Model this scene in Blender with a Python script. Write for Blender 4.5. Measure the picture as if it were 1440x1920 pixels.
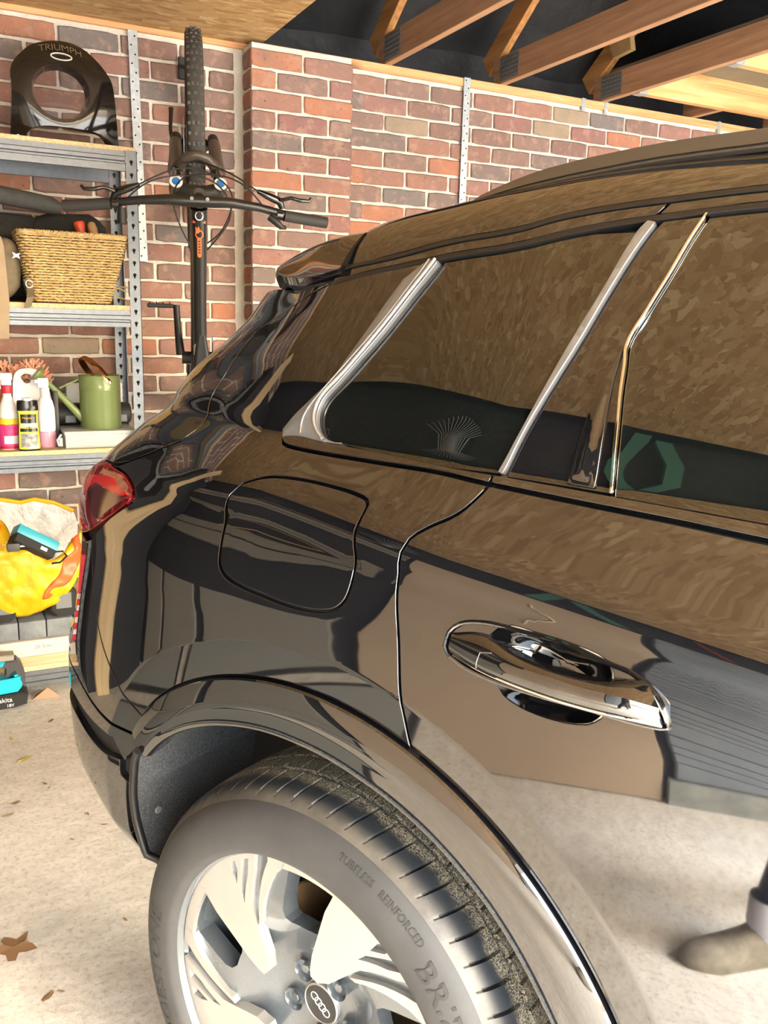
EXPOSURE, PAINT_IOR, GLASS_IOR, DOOR_X0 = 0.08, 2.15, 2.1, -2.75
import bpy, bmesh, math, random
import numpy as np
from mathutils import Vector, Matrix, geometry
from math import sin, cos, pi, radians
for o in list(bpy.data.objects): bpy.data.objects.remove(o)
S = bpy.context.scene
COL = S.collection
# ---------------------------------------------------------------- camera
CAM = Vector((-1.8367, -3.6872, 1.3917)); YAW, PITCH, ROLL = .4724, .2114, .0268
cd = bpy.data.cameras.new('camera'); cam = bpy.data.objects.new('camera', cd); COL.objects.link(cam)
_f = Vector((sin(YAW)*cos(PITCH), cos(YAW)*cos(PITCH), -sin(PITCH))); _r = Vector((cos(YAW), -sin(YAW), 0)); _u = _r.cross(_f)
_r, _u = cos(ROLL)*_r + sin(ROLL)*_u, -sin(ROLL)*_r + cos(ROLL)*_u
cam.matrix_world = Matrix(((_r.x, _u.x, -_f.x, CAM.x), (_r.y, _u.y, -_f.y, CAM.y), (_r.z, _u.z, -_f.z, CAM.z), (0, 0, 0, 1)))
cd.sensor_width = 36; cd.lens = 1650/1920*36; cd.clip_start = .02
S.camera = cam
# ---------------------------------------------------------------- light
w = bpy.data.worlds.new('world'); S.world = w; w.use_nodes = True
nt = w.node_tree; bg = nt.nodes['Background']
sky = nt.nodes.new('ShaderNodeTexSky'); sky.sky_type = 'NISHITA'; sky.sun_disc = False
sky.sun_elevation = radians(38); sky.sun_rotation = radians(150); sky.air_density = 1.6; sky.dust_density = 4.0; sky.ozone_density = 1.0
mixw = nt.nodes.new('ShaderNodeMixRGB'); mixw.inputs[0].default_value = .72; mixw.inputs[2].default_value = (.40, .455, .53, 1)
nt.links.new(sky.outputs[0], mixw.inputs[1]); nt.links.new(mixw.outputs[0], bg.inputs[0]); bg.inputs[1].default_value = 8.0
WORLD = bg
def lamp_area(name, loc, target, sx, sy, power, col=(1, 1, 1)):
    l = bpy.data.lights.new(name, 'AREA'); l.shape = 'RECTANGLE'; l.size = sx; l.size_y = sy; l.energy = power; l.color = col
    o = bpy.data.objects.new(name, l); COL.objects.link(o); o.location = loc
    o.rotation_euler = (Vector(target)-Vector(loc)).to_track_quat('-Z', 'Y').to_euler(); return o
sl_ = bpy.data.lights.new('sun', 'SUN'); sl_.energy = 26; sl_.angle = radians(14); sl_.color = (1, .98, .95)
so = bpy.data.objects.new('sun', sl_); COL.objects.link(so); so.rotation_euler = Vector((-.02, .62, -.78)).to_track_quat('-Z', 'Y').to_euler()
S.view_settings.view_transform = 'Standard'; S.view_settings.look = 'None'; S.view_settings.gamma = 1
S.view_settings.use_curve_mapping = False; S.view_settings.exposure = EXPOSURE
# ---------------------------------------------------------------- helpers
random.seed(7)
def tag(o, label=None, cat=None, group=None, kind=None):
    if label: o['label'] = label
    if cat: o['category'] = cat
    if group: o['group'] = group
    if kind: o['kind'] = kind
    return o
def link(o, parent=None):
    COL.objects.link(o)
    if parent is not None:
        o.parent = parent
        o.matrix_parent_inverse = Matrix.Identity(4)
    return o
def empty(name, loc=(0, 0, 0), label=None, cat=None, group=None, rot=None):
    o = bpy.data.objects.new(name, None); o.empty_display_size = .05; link(o); o.location = loc
    if rot is not None: o.rotation_euler = rot
    return tag(o, label, cat, group)
class MB:
    def __init__(s): s.bm = bmesh.new()
    def box(s, a, b, bev=0, mat=None, seg=1):
        a, b = Vector(a), Vector(b); c = (a+b)/2; d = b-a
        t = bmesh.ops.create_cube(s.bm, size=1)
        bmesh.ops.scale(s.bm, vec=[abs(x) for x in d], verts=t['verts'])
        if bev:
            es = list({e for v in t['verts'] for e in v.link_edges})
            g = bmesh.ops.bevel(s.bm, geom=es, offset=bev, segments=seg, affect='EDGES', profile=.6)
            vs = list({v for f in g['faces'] for v in f.verts} | {v for v in t['verts'] if v.is_valid})
        else: vs = t['verts']
        if mat is not None: bmesh.ops.transform(s.bm, matrix=mat, verts=vs)
        bmesh.ops.translate(s.bm, vec=c, verts=vs); return s
    def tube(s, pts, r, n=10, cap=True, closed=False):
        pts = [Vector(p) for p in pts]; m = len(pts); rs = r if hasattr(r, '__len__') else [r]*m
        rings = []; up = None
        for i, p in enumerate(pts):
            a = pts[(i-1) % m] if (closed or i > 0) else p; b = pts[(i+1) % m] if (closed or i < m-1) else p
            t = (b-a).normalized()
            if up is None:
                up = Vector((0, 0, 1)) if abs(t.z) < .9 else Vector((1, 0, 0))
            up = (up - t*up.dot(t)).normalized(); q = t.cross(up)
            rings.append([s.bm.verts.new(p + rs[i]*(cos(2*pi*k/n)*up + sin(2*pi*k/n)*q)) for k in range(n)])
        for i in range(m if closed else m-1):
            A, B = rings[i], rings[(i+1) % m]
            for k in range(n): s.bm.faces.new((A[k], A[(k+1) % n], B[(k+1) % n], B[k]))
        if cap and not closed:
            s.bm.faces.new(rings[0][::-1]); s.bm.faces.new(rings[-1])
        return s
    def lathe(s, prof, n=32, mat=None, close=False):
        # prof: list of (r, h) about local Z
        rings = []; new = []
        for r, h in prof:
            if r < 1e-6: v = [s.bm.verts.new((0, 0, h))]
            else: v = [s.bm.verts.new((r*cos(2*pi*k/n), r*sin(2*pi*k/n), h)) for k in range(n)]
            rings.append(v); new += v
        prs = list(zip(rings, rings[1:])) + ([(rings[-1], rings[0])] if close else [])
        for A, B in prs:
            if len(A) == 1 and len(B) == 1: continue
            for k in range(n):
                k2 = (k+1) % n
                if len(A) == 1: s.bm.faces.new((A[0], B[k2], B[k]))
                elif len(B) == 1: s.bm.faces.new((A[k], A[k2], B[0]))
                else: s.bm.faces.new((A[k], A[k2], B[k2], B[k]))
        if mat is not None: bmesh.ops.transform(s.bm, matrix=mat, verts=new)
        return s
    def prism(s, poly, h0, h1, mat=None, bev=0):
        # poly in XY extruded along local Z
        a = [s.bm.verts.new((x, y, h0)) for x, y in poly]; b = [s.bm.verts.new((x, y, h1)) for x, y in poly]; n = len(poly)
        fs = [s.bm.faces.new(a[::-1]), s.bm.faces.new(b)] + [s.bm.faces.new((a[i], a[(i+1) % n], b[(i+1) % n], b[i])) for i in range(n)]
        vs = a+b
        if bev:
            g = bmesh.ops.bevel(s.bm, geom=list({e for e in fs[1].edges}), offset=bev, segments=2, affect='EDGES')
            vs = list({v for f in g['faces'] for v in f.verts} | {v for v in vs if v.is_valid})
        if mat is not None: bmesh.ops.transform(s.bm, matrix=mat, verts=vs)
        return s
    def loft(s, rings, cap=True, closed=True):
        R = [[s.bm.verts.new(p) for p in r] for r in rings]; n = len(R[0])
        for A, B in zip(R, R[1:]):
            for k in range(n if closed else n-1): s.bm.faces.new((A[k], A[(k+1) % n], B[(k+1) % n], B[k]))
        if cap: s.bm.faces.new(R[0][::-1]); s.bm.faces.new(R[-1])
        return s
    def grid(s, f, nu, nv):
        V = [[s.bm.verts.new(f(i/nu, j/nv)) for j in range(nv+1)] for i in range(nu+1)]
        for i in range(nu):
            for j in range(nv): s.bm.faces.new((V[i][j], V[i+1][j], V[i+1][j+1], V[i][j+1]))
        return s
    def build(s, name, mat, parent=None, smooth=30, loc=None, **kw):
        bmesh.ops.recalc_face_normals(s.bm, faces=s.bm.faces)
        if smooth:
            an = radians(smooth)
            for f in s.bm.faces: f.smooth = True
            for e in s.bm.edges:
                e.smooth = not (len(e.link_faces) == 2 and e.calc_face_angle(0) > an)
        me = bpy.data.meshes.new(name); s.bm.to_mesh(me); s.bm.free()
        me.materials.append(mat)
        o = bpy.data.objects.new(name, me); link(o, parent)
        if loc is not None: o.location = loc
        return tag(o, kw.get('label'), kw.get('cat'), kw.get('group'), kw.get('kind'))
def text_mesh(name, txt, size, mat, parent, M, depth=.0006, align='CENTER', **kw):
    c = bpy.data.curves.new(name, 'FONT'); c.body = txt; c.size = size; c.extrude = depth; c.align_x = align; c.align_y = 'CENTER'; c.resolution_u = 3
    t = bpy.data.objects.new('tmp', c); COL.objects.link(t)
    dg = bpy.context.evaluated_depsgraph_get(); me = bpy.data.meshes.new_from_object(t.evaluated_get(dg))
    bpy.data.objects.remove(t); bpy.data.curves.remove(c)
    if callable(M):
        for v in me.vertices: v.co = M(v.co)
    else: me.transform(M)
    me.materials.clear(); me.materials.append(mat); me.name = name
    o = bpy.data.objects.new(name, me); return tag(link(o, parent), kw.get('label'))
def copy_tree(o, parent=None):
    c = o.copy(); COL.objects.link(c)
    if parent is not None: c.parent = parent
    for ch in list(o.children): copy_tree(ch, c)
    return c
# ---------------------------------------------------------------- materials
class NT:
    def __init__(s, name):
        s.m = bpy.data.materials.new(name); s.m.use_nodes = True; s.t = s.m.node_tree; s.b = s.t.nodes['Principled BSDF']
        s.tc = s.t.nodes.new('ShaderNodeTexCoord'); s.vec = s.tc.outputs['Object']
    def n(s, typ, **kw):
        x = s.t.nodes.new(typ)
        for k, v in kw.items(): setattr(x, k, v)
        return x
    def l(s, a, b): s.t.links.new(a, b)
    def noise(s, scale, detail=4, rough=.6, vec=None, dist=0):
        x = s.n('ShaderNodeTexNoise'); x.inputs['Scale'].default_value = scale; x.inputs['Detail'].default_value = detail
        x.inputs['Roughness'].default_value = rough; x.inputs['Distortion'].default_value = dist
        s.l(vec or s.vec, x.inputs['Vector']); return x.outputs[0]
    def voro(s, scale, vec=None, feat='F1', out=0):
        x = s.n('ShaderNodeTexVoronoi', feature=feat); x.inputs['Scale'].default_value = scale; s.l(vec or s.vec, x.inputs['Vector']); return x.outputs[out]
    def map(s, scale=(1, 1, 1), rot=(0, 0, 0), loc=(0, 0, 0), vec=None):
        x = s.n('ShaderNodeMapping'); x.inputs['Scale'].default_value = scale; x.inputs['Rotation'].default_value = rot; x.inputs['Location'].default_value = loc
        s.l(vec or s.vec, x.inputs['Vector']); return x.outputs[0]
    def ramp(s, fac, stops, interp='LINEAR'):
        x = s.n('ShaderNodeValToRGB'); x.color_ramp.interpolation = interp; e = x.color_ramp.elements
        while len(e) < len(stops): e.new(.5)
        for q, (p, c) in zip(e, stops):
            q.position = p; q.color = tuple(c)+(1,) if hasattr(c, '__len__') else (c, c, c, 1)
        s.l(fac, x.inputs[0]); return x.outputs[0]
    def mix(s, fac, a, b, mode='MIX'):
        x = s.n('ShaderNodeMixRGB', blend_type=mode)
        for i, v in zip((0, 1, 2), (fac, a, b)):
            if hasattr(v, 'is_linked') or hasattr(v, 'node'): s.l(v, x.inputs[i])
            elif i == 0: x.inputs[0].default_value = v
            else: x.inputs[i].default_value = tuple(v)+(1,)
        return x.outputs[0]
    def math(s, op, a, b=0, clamp=False):
        x = s.n('ShaderNodeMath', operation=op, use_clamp=clamp)
        for i, v in enumerate((a, b)):
            if hasattr(v, 'node'): s.l(v, x.inputs[i])
            else: x.inputs[i].default_value = v
        return x.outputs[0]
    def set(s, **kw):
        names = dict(col='Base Color', rough='Roughness', metal='Metallic', ior='IOR', spec='Specular IOR Level', coat='Coat Weight', coatr='Coat Roughness', coatior='Coat IOR', alpha='Alpha', trans='Transmission Weight', sheen='Sheen Weight', sss='Subsurface Weight', aniso='Anisotropic')
        for k, v in kw.items():
            i = s.b.inputs[names[k]]
            if hasattr(v, 'node'): s.l(v, i)
            else: i.default_value = (tuple(v)+(1,)) if hasattr(v, '__len__') else v
        return s
    def bump(s, h, strength=.3, dist=.01):
        x = s.n('ShaderNodeBump'); x.inputs['Strength'].default_value = strength; x.inputs['Distance'].default_value = dist
        s.l(h, x.inputs['Height']); s.l(x.outputs[0], s.b.inputs['Normal']); return s
def plain(name, col, rough=.5, metal=0, **kw): return NT(name).set(col=col, rough=rough, metal=metal, **kw).m
def mottled(name, c1, c2, scale=20, rough=.6, bump=.15, dist=.003, metal=0, **kw):
    t = NT(name); f = t.noise(scale, 6, .65); t.set(col=t.ramp(f, [(.3, c1), (.7, c2)]), rough=rough, metal=metal, **kw); t.bump(t.noise(scale*3, 4), bump, dist); return t.m
M = {}
def mk_mats():
    # brick: one colour per brick from its random number, darker fire marks, pale mortar smears
    t = NT('brick'); oi = t.n('ShaderNodeObjectInfo'); rnd = oi.outputs['Random']
    base = t.ramp(rnd, [(0, (.215, .128, .105)), (.13, (.27, .14, .108)), (.28, (.235, .150, .125)), (.42, (.30, .155, .115)), (.55, (.195, .145, .130)), (.66, (.285, .150, .125)), (.76, (.31, .235, .165)), (.82, (.18, .155, .145)), (.90, (.38, .165, .098)), (.96, (.265, .130, .112))], 'CONSTANT')
    geo = t.n('ShaderNodeNewGeometry'); pos = geo.outputs['Position']
    n1 = t.noise(9, 5, .6, pos); n2 = t.noise(60, 4, .7, pos); n3 = t.noise(22, 3, .6, pos)
    c = t.mix(t.ramp(n1, [(.45, 0.0), (.75, .55)]), base, (.155, .125, .115))
    c = t.mix(t.ramp(n3, [(.52, 0.), (.68, .6)]), c, (.40, .255, .19))
    c = t.mix(t.ramp(n2, [(.62, 0.), (.70, .75)]), c, (.045, .038, .04))
    c = t.mix(t.ramp(t.noise(45, 5, .75, t.map(loc=(3, 1, 2), vec=pos)), [(.66, 0.), (.72, .8)]), c, (.55, .48, .40))
    t.set(col=c, rough=.9); t.bump(t.mix(.5, n2, n3), .5, .004); M['brick'] = t.m
    t = NT('mortar'); n1 = t.noise(14, 5); n2 = t.noise(120, 4, .7)
    t.set(col=t.mix(t.ramp(n2, [(.3, 0.), (.8, .5)]), t.ramp(n1, [(.3, (.66, .61, .52)), (.7, (.82, .78, .69))]), (.40, .35, .28)), rough=.95); t.bump(n2, .8, .006); M['mortar'] = t.m
    t = NT('concrete'); n1 = t.noise(1.3, 6, .65); n2 = t.noise(13, 8, .75, t.map((1, 1.9, 1), (0, 0, .45))); n3 = t.noise(70, 5, .7)
    c = t.ramp(n2, [(.30, (.45, .42, .375)), (.5, (.60, .575, .52)), (.68, (.73, .71, .66))])
    c = t.mix(t.ramp(n1, [(.35, 0.), (.7, .55)]), c, (.65, .625, .57))
    c = t.mix(t.ramp(n3, [(.50, 0.), (.68, .62)]), c, (.30, .27, .225))
    c = t.mix(t.ramp(t.noise(5, 3, .5, t.map(loc=(5, 3, 0))), [(.66, 0.), (.74, .35)]), c, (.33, .33, .33))
    t.set(col=c, rough=.85); t.bump(t.mix(.5, n2, n3), .45, .008); M['concrete'] = t.m
    def osb(name, k=1):
        t = NT(name)
        outs = []
        for i, (rz, sc) in enumerate([(.3, 1), (1.1, 1.15), (-.6, .9), (2.2, 1.05)]):
            v = t.map((15*sc, 46*sc, 15), (0, 0, rz), (i*7.3, i*3.1, 0)); x = t.n('ShaderNodeTexVoronoi'); x.inputs['Scale'].default_value = 1; x.inputs['Randomness'].default_value = 1
            dn = t.n('ShaderNodeTexNoise'); dn.inputs['Scale'].default_value = 10; t.l(t.vec, dn.inputs['Vector'])
            vv = t.n('ShaderNodeVectorMath', operation='MULTIPLY_ADD'); t.l(dn.outputs[1], vv.inputs[0]); vv.inputs[1].default_value = (2.2, 2.2, 0); t.l(v, vv.inputs[2]); t.l(vv.outputs[0], x.inputs['Vector'])
            sh = t.n('ShaderNodeSeparateColor'); t.l(x.outputs['Color'], sh.inputs[0]); outs.append(sh)
        c = t.ramp(outs[0].outputs[0], [(0, (.37*k, .215*k, .082*k)), (.35, (.43*k, .26*k, .105*k)), (.7, (.48*k, .30*k, .125*k)), (1, (.55*k, .37*k, .17*k))])
        for i, th in ((1, .55), (2, .62), (3, .74)):
            c2 = t.ramp(outs[i].outputs[1], [(0, (.33*k, .18*k, .065*k)), (.4, (.44*k, .27*k, .108*k)), (.75, (.50*k, .32*k, .138*k)), (1, (.62*k, .445*k, .22*k))])
            c = t.mix(t.ramp(outs[i].outputs[2], [(th, 0.), (th+.01, 1.)]), c, c2)
        gr = t.noise(90, 5, .7, t.map((1, 6, 1), (0, 0, .4)))
        c = t.mix(t.ramp(gr, [(.35, .35), (.6, 0.)]), c, (.20*k, .10*k, .035*k))
        t.set(col=c, rough=.75); t.bump(t.mix(.5, outs[0].outputs[0], gr), .2, .003); M[name] = t.m
    osb('osb')
    def wood(name, c1, c2, c3, ax=(2, 40, 40), rough=.65, kn=True):
        t = NT(name); v = t.map(ax); n = t.noise(1.0, 6, .6, v, 1.2); n2 = t.noise(3.2, 5, .7, v)
        c = t.ramp(n, [(.3, c1), (.55, c2), (.75, c3)]); c = t.mix(t.ramp(n2, [(.5, 0.), (.75, .4)]), c, c1)
        if kn:
            k = t.voro(1, t.map(tuple(3 if a > 10 else 2.2 for a in ax))); c = t.mix(t.ramp(k, [(.05, .8), (.13, 0.)]), c, tuple(x*.35 for x in c1))
        t.set(col=c, rough=rough); t.bump(n2, .1, .002); M[name] = t.m
    wood('truss_wood', (.32, .17, .09), (.46, .26, .145), (.56, .345, .20), (26, 1.3, 26))
    wood('rafter_wood', (.30, .13, .04), (.48, .23, .075), (.58, .31, .12), (26, 1.3, 26))
    wood('beam_wood', (.48, .24, .085), (.68, .40, .165), (.80, .53, .25), (1.6, 22, 22))
    wood('plate_wood', (.52, .24, .095), (.70, .36, .16), (.78, .45, .22), (1.5, 30, 30))
    wood('pale_wood', (.50, .36, .20), (.66, .50, .30), (.74, .60, .40), (30, 30, 1.5))
    wood('shelf_plank', (.42, .27, .15), (.55, .38, .22), (.62, .46, .29), (2, 30, 30))
    t = NT('chipboard'); n = t.noise(170, 4, .8); t.set(col=t.ramp(n, [(.35, (.42, .29, .15)), (.5, (.66, .50, .28)), (.65, (.76, .62, .38))]), rough=.8); M['chipboard'] = t.m
    t = NT('felt'); n = t.noise(6, 5); t.set(col=t.ramp(n, [(.3, (.007, .008, .010)), (.7, (.018, .020, .024))]), rough=.6); t.bump(t.noise(3, 4), .6, .05); M['felt'] = t.m
    M['galv'] = mottled('galv', (.36, .40, .42), (.55, .59, .62), 60, .42, .05, .001, .55)
    M['galv_dark'] = mottled('galv_dark', (.14, .15, .155), (.26, .27, .28), 160, .5, .2, .002, .5)
    M['steel_grey'] = mottled('steel_grey', (.15, .168, .195), (.20, .22, .25), 50, .42, .02, .001, .7)
    M['hole_dark'] = plain('hole_dark', (.012, .012, .013), .8)
    M['black'] = plain('black', (.008, .008, .009), .5); M['matte_black'] = plain('matte_black', (.015, .015, .016), .8)
    M['gloss_black'] = plain('gloss_black', (.006, .006, .007), .06, 0, ior=1.7)
    M['rubber'] = mottled('rubber', (.028, .028, .028), (.045, .045, .044), 40, .62, .1, .001)
    M['white'] = plain('white', (.80, .80, .79), .4)
    M['orange'] = plain('orange', (.85, .13, .03), .4); M['orange_handle'] = plain('orange_handle', (.80, .09, .035), .35)
    # car
    t = NT('car_paint'); t.set(col=(.0045, .005, .007), rough=.035, ior=PAINT_IOR); sp = t.noise(9, 3)
    t.set(rough=t.ramp(sp, [(.3, .02), (.8, .045)])); M['paint'] = t.m
    t = NT('car_glass'); t.set(col=(.004, .005, .005), rough=.012, ior=GLASS_IOR); M['glass'] = t.m
    M['piano'] = plain('piano', (.005, .005, .006), .02, 0, ior=PAINT_IOR)
    M['satin'] = plain('satin', (.27, .27, .275), .34, .6)
    M['silver_bead'] = plain('silver_bead', (.52, .52, .53), .25, .7)
    M['chrome'] = plain('chrome', (.86, .86, .86), .06, 1.0)
    M['seal'] = plain('seal', (.010, .010, .011), .35)
    M['rail_black'] = plain('rail_black', (.060, .052, .045), .36, 0, ior=1.6)
    t = NT('liner'); n = t.noise(350, 3, .8); t.set(col=t.ramp(n, [(.4, (.028, .031, .035)), (.72, (.12, .125, .13))]), rough=.95); t.bump(n, .6, .003); M['liner'] = t.m
    t = NT('tyre_tread'); geo = t.n('ShaderNodeNewGeometry'); n = t.noise(420, 3, .8); n2 = t.noise(18, 5, .7); at = t.n('ShaderNodeSeparateXYZ'); t.l(t.vec, at.inputs[0])
    lat = at.outputs[1]   # distance inward from the outer face
    dirt = t.ramp(t.math('ADD', lat, t.math('MULTIPLY', t.math('SUBTRACT', n2, .5), .035)), [(.050, .0), (.062, 1.)])
    spk = t.math('MULTIPLY', dirt, t.ramp(n, [(.46, 0.), (.56, 1.)]))
    c = t.mix(spk, (.020, .023, .028), (.33, .285, .20)); edge = t.ramp(lat, [(.018, 1.), (.036, 0.)])
    c = t.mix(t.math('MULTIPLY', edge, t.ramp(n2, [(.3, .4), (.65, 1.)])), c, (.11, .10, .085))
    t.set(col=c, rough=t.ramp(spk, [(0, .42), (1, .9)])); t.bump(n, .2, .001); M['tread'] = t.m
    t = NT('tyre_side'); n2 = t.noise(14, 5, .7); n3 = t.noise(90, 4, .7); c = t.ramp(n2, [(.3, (.036, .037, .039)), (.7, (.052, .052, .053))]); c = t.mix(t.ramp(n3, [(.68, 0.), (.74, .5)]), c, (.03, .03, .03))
    t.set(col=c, rough=.62); M['tyre_side'] = t.m
    M['tyre_text'] = plain('tyre_text', (.030, .030, .030), .7)
    M['machined'] = mottled('machined', (.44, .425, .40), (.49, .475, .45), 8, .36, .01, .0005, .55)
    M['alloy_grey'] = mottled('alloy_grey', (.15, .17, .19), (.18, .20, .22), 300, .25, .02, .0005, .6, coat=.6)
    M['disc'] = mottled('disc', (.22, .14, .075), (.34, .23, .13), 12, .35, .05, .001, .8)
    t = NT('lamp_lens'); n = t.noise(16, 3, .5, None, 2.5); t.set(col=t.ramp(n, [(.35, (.09, .002, .005)), (.6, (.24, .006, .012))]), rough=.03, ior=1.75); M['lens'] = t.m
    M['lens_red'] = plain('lens_red', (.62, .012, .016), .08, 0, ior=1.6); M['lens_dark'] = mottled('lens_dark', (.012, .001, .002), (.10, .004, .006), 30, .06, .0, .001)
def pchip(xs,ys):
    xs=np.array(xs,float);ys=np.array(ys,float);h=np.diff(xs);d=np.diff(ys)/h
    m=np.zeros(len(xs));m[0]=d[0];m[-1]=d[-1]
    for i in range(1,len(xs)-1):
        if d[i-1]*d[i]>0:
            w1=2*h[i]+h[i-1];w2=h[i]+2*h[i-1];m[i]=(w1+w2)/(w1/d[i-1]+w2/d[i])
    def f(x):
        x=np.asarray(x,float);i=np.clip(np.searchsorted(xs,x)-1,0,len(h)-1)
        u=(x-xs[i])/h[i]
        lo=x<xs[0];hi=x>xs[-1]
        uu=np.clip(u,0,1)
        y=(1+2*uu)*(1-uu)**2*ys[i]+uu*(1-uu)**2*h[i]*m[i]+uu**2*(3-2*uu)*ys[i+1]+uu**2*(uu-1)*h[i]*m[i+1]
        return np.where(lo,ys[0]+m[0]*(x-xs[0]),np.where(hi,ys[-1]+m[-1]*(x-xs[-1]),y))
    return f
def cubic(xs,ys):
    # natural cubic spline
    xs=np.array(xs,float);ys=np.array(ys,float);n=len(xs);h=np.diff(xs)
    A=np.zeros((n,n));b=np.zeros(n);A[0,0]=A[-1,-1]=1
    for i in range(1,n-1):
        A[i,i-1]=h[i-1];A[i,i]=2*(h[i-1]+h[i]);A[i,i+1]=h[i]
        b[i]=6*((ys[i+1]-ys[i])/h[i]-(ys[i]-ys[i-1])/h[i-1])
    M=np.linalg.solve(A,b)
    def f(x):
        x=np.asarray(x,float);i=np.clip(np.searchsorted(xs,x)-1,0,n-2)
        a=xs[i+1]-x;c=x-xs[i];hh=h[i]
        return M[i]*a**3/(6*hh)+M[i+1]*c**3/(6*hh)+(ys[i]/hh-M[i]*hh/6)*a+(ys[i+1]/hh-M[i+1]*hh/6)*c
    return f
# plan template, ordered from front to rear
PL=[(2.6,-.10),(2.1,-.05),(1.6,-.015),(1.2,.0),(.8,.004),(.5,.003),(.2,.001),(-.05,0),(-.2,-.002),(-.28,-.008),(-.37,-.026),(-.46,-.053),(-.55,-.085),(-.65,-.125),(-.75,-.17),(-.838,-.218),(-.90,-.275),(-.94,-.36),(-.96,-.5),(-.975,-.95)]
_p=np.array(PL);_d=np.hypot(*np.diff(_p,axis=0).T);_a=np.concatenate([[0],np.cumsum(_d)])
# u decreasing toward rear, u=s for front
U=2.6-_a
_fs=cubic(U[::-1],_p[::-1,0]);_ft=cubic(U[::-1],_p[::-1,1])
# vertical profile T(v): v ~ z
T_=pchip([.15,.25,.35,.45,.60,.75,.90,.98,1.03,1.065,1.088,1.096,1.106,1.12,1.15,1.18,1.215,1.26,1.32,1.40,1.48,1.53,1.56,1.585,1.605,1.618,1.626,1.631,1.634],
        [-.16,-.10,-.06,-.03,-.008,-.001,.0005,0,-.0025,-.0075,-.0145,-.0155,-.0185,-.026,-.0505,-.0775,-.108,-.126,-.151,-.187,-.227,-.256,-.279,-.308,-.345,-.40,-.47,-.56,-.75])
D_=pchip([.15,.26,.33,.38,.43,.5,.6,.7,.8,.9,1.0,1.04,1.08,1.12,1.16,1.22,1.28,1.35,1.45,1.5,1.6,1.634],[.2,.10,.03,-.03,-.065,-.055,-.04,-.025,-.002,.024,.050,.068,.106,.150,.182,.205,.208,.217,.275,.305,.325,.33])
D2=pchip([.2,.70,.74,.78,.83,.88,.94,1.0,1.7],[0,0,.010,.038,.052,.034,.014,0,0])
drop=pchip([-1.3,-.7,-.5,-.3,-.15,-.05,.1,.35,.6,1.6],[.24,.135,.10,.07,.052,.040,.020,.002,.0,.004])
k2=pchip([.3,.9,1.08,1.13,1.215,1.4,1.7],[0,0,1,.9,.35,0,0])
Tq=pchip([.5,.955,.985,1.015,1.05,1.09,1.22,1.4,1.55,1.7],[0,0,-.002,-.009,-.021,-.031,-.027,-.020,-.012,-.008])
TR=pchip([.15,.25,.35,.45,.60,.75,.90,1.0,1.08,1.15,1.215,1.3],[-.16,-.10,-.06,-.03,-.008,-.001,.0005,-.004,-.021,-.055,-.108,-.142])
def sm(x): x=np.clip(x,0,1); return x*x*(3-2*x)
def fl(R):
    # flare height by radius (soft creases)
    def soft(x,w=.004): return np.where(x>w,x,np.where(x<-w,0,(x+w)**2/(4*w)))
    return -.19*soft(.595-R)
HZ=.362
def P(u,v,flare=True):
    u=np.asarray(u,float);v=np.asarray(v,float)
    s0=_fs(u);t0=_ft(u)
    w=sm((.45-u)/1.45)*1.0
    s=s0+D_(v)*w+D2(v)*sm((-.80-u)/.10)
    wr=sm((-.36-u)/.28)*np.where(v<1.215,1.,0.)
    t=t0+T_(v)*(1-wr)+TR(v)*wr+Tq(v)*sm((.2-u)/.36)*sm((u+.95)/.4)
    k=sm((v-1.15)/(1.56-1.15))
    z=v-drop(s)*k
    z=z-k2(v)*.10*(np.clip(s,-.12,1.2)-.2)
    if flare:
        R=np.hypot(s,z-HZ)
        ff=fl(np.maximum(R,.5))
        t=t+ff*np.where(s>-.6,1,0)
    return np.stack([s,t,z],-1)
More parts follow.
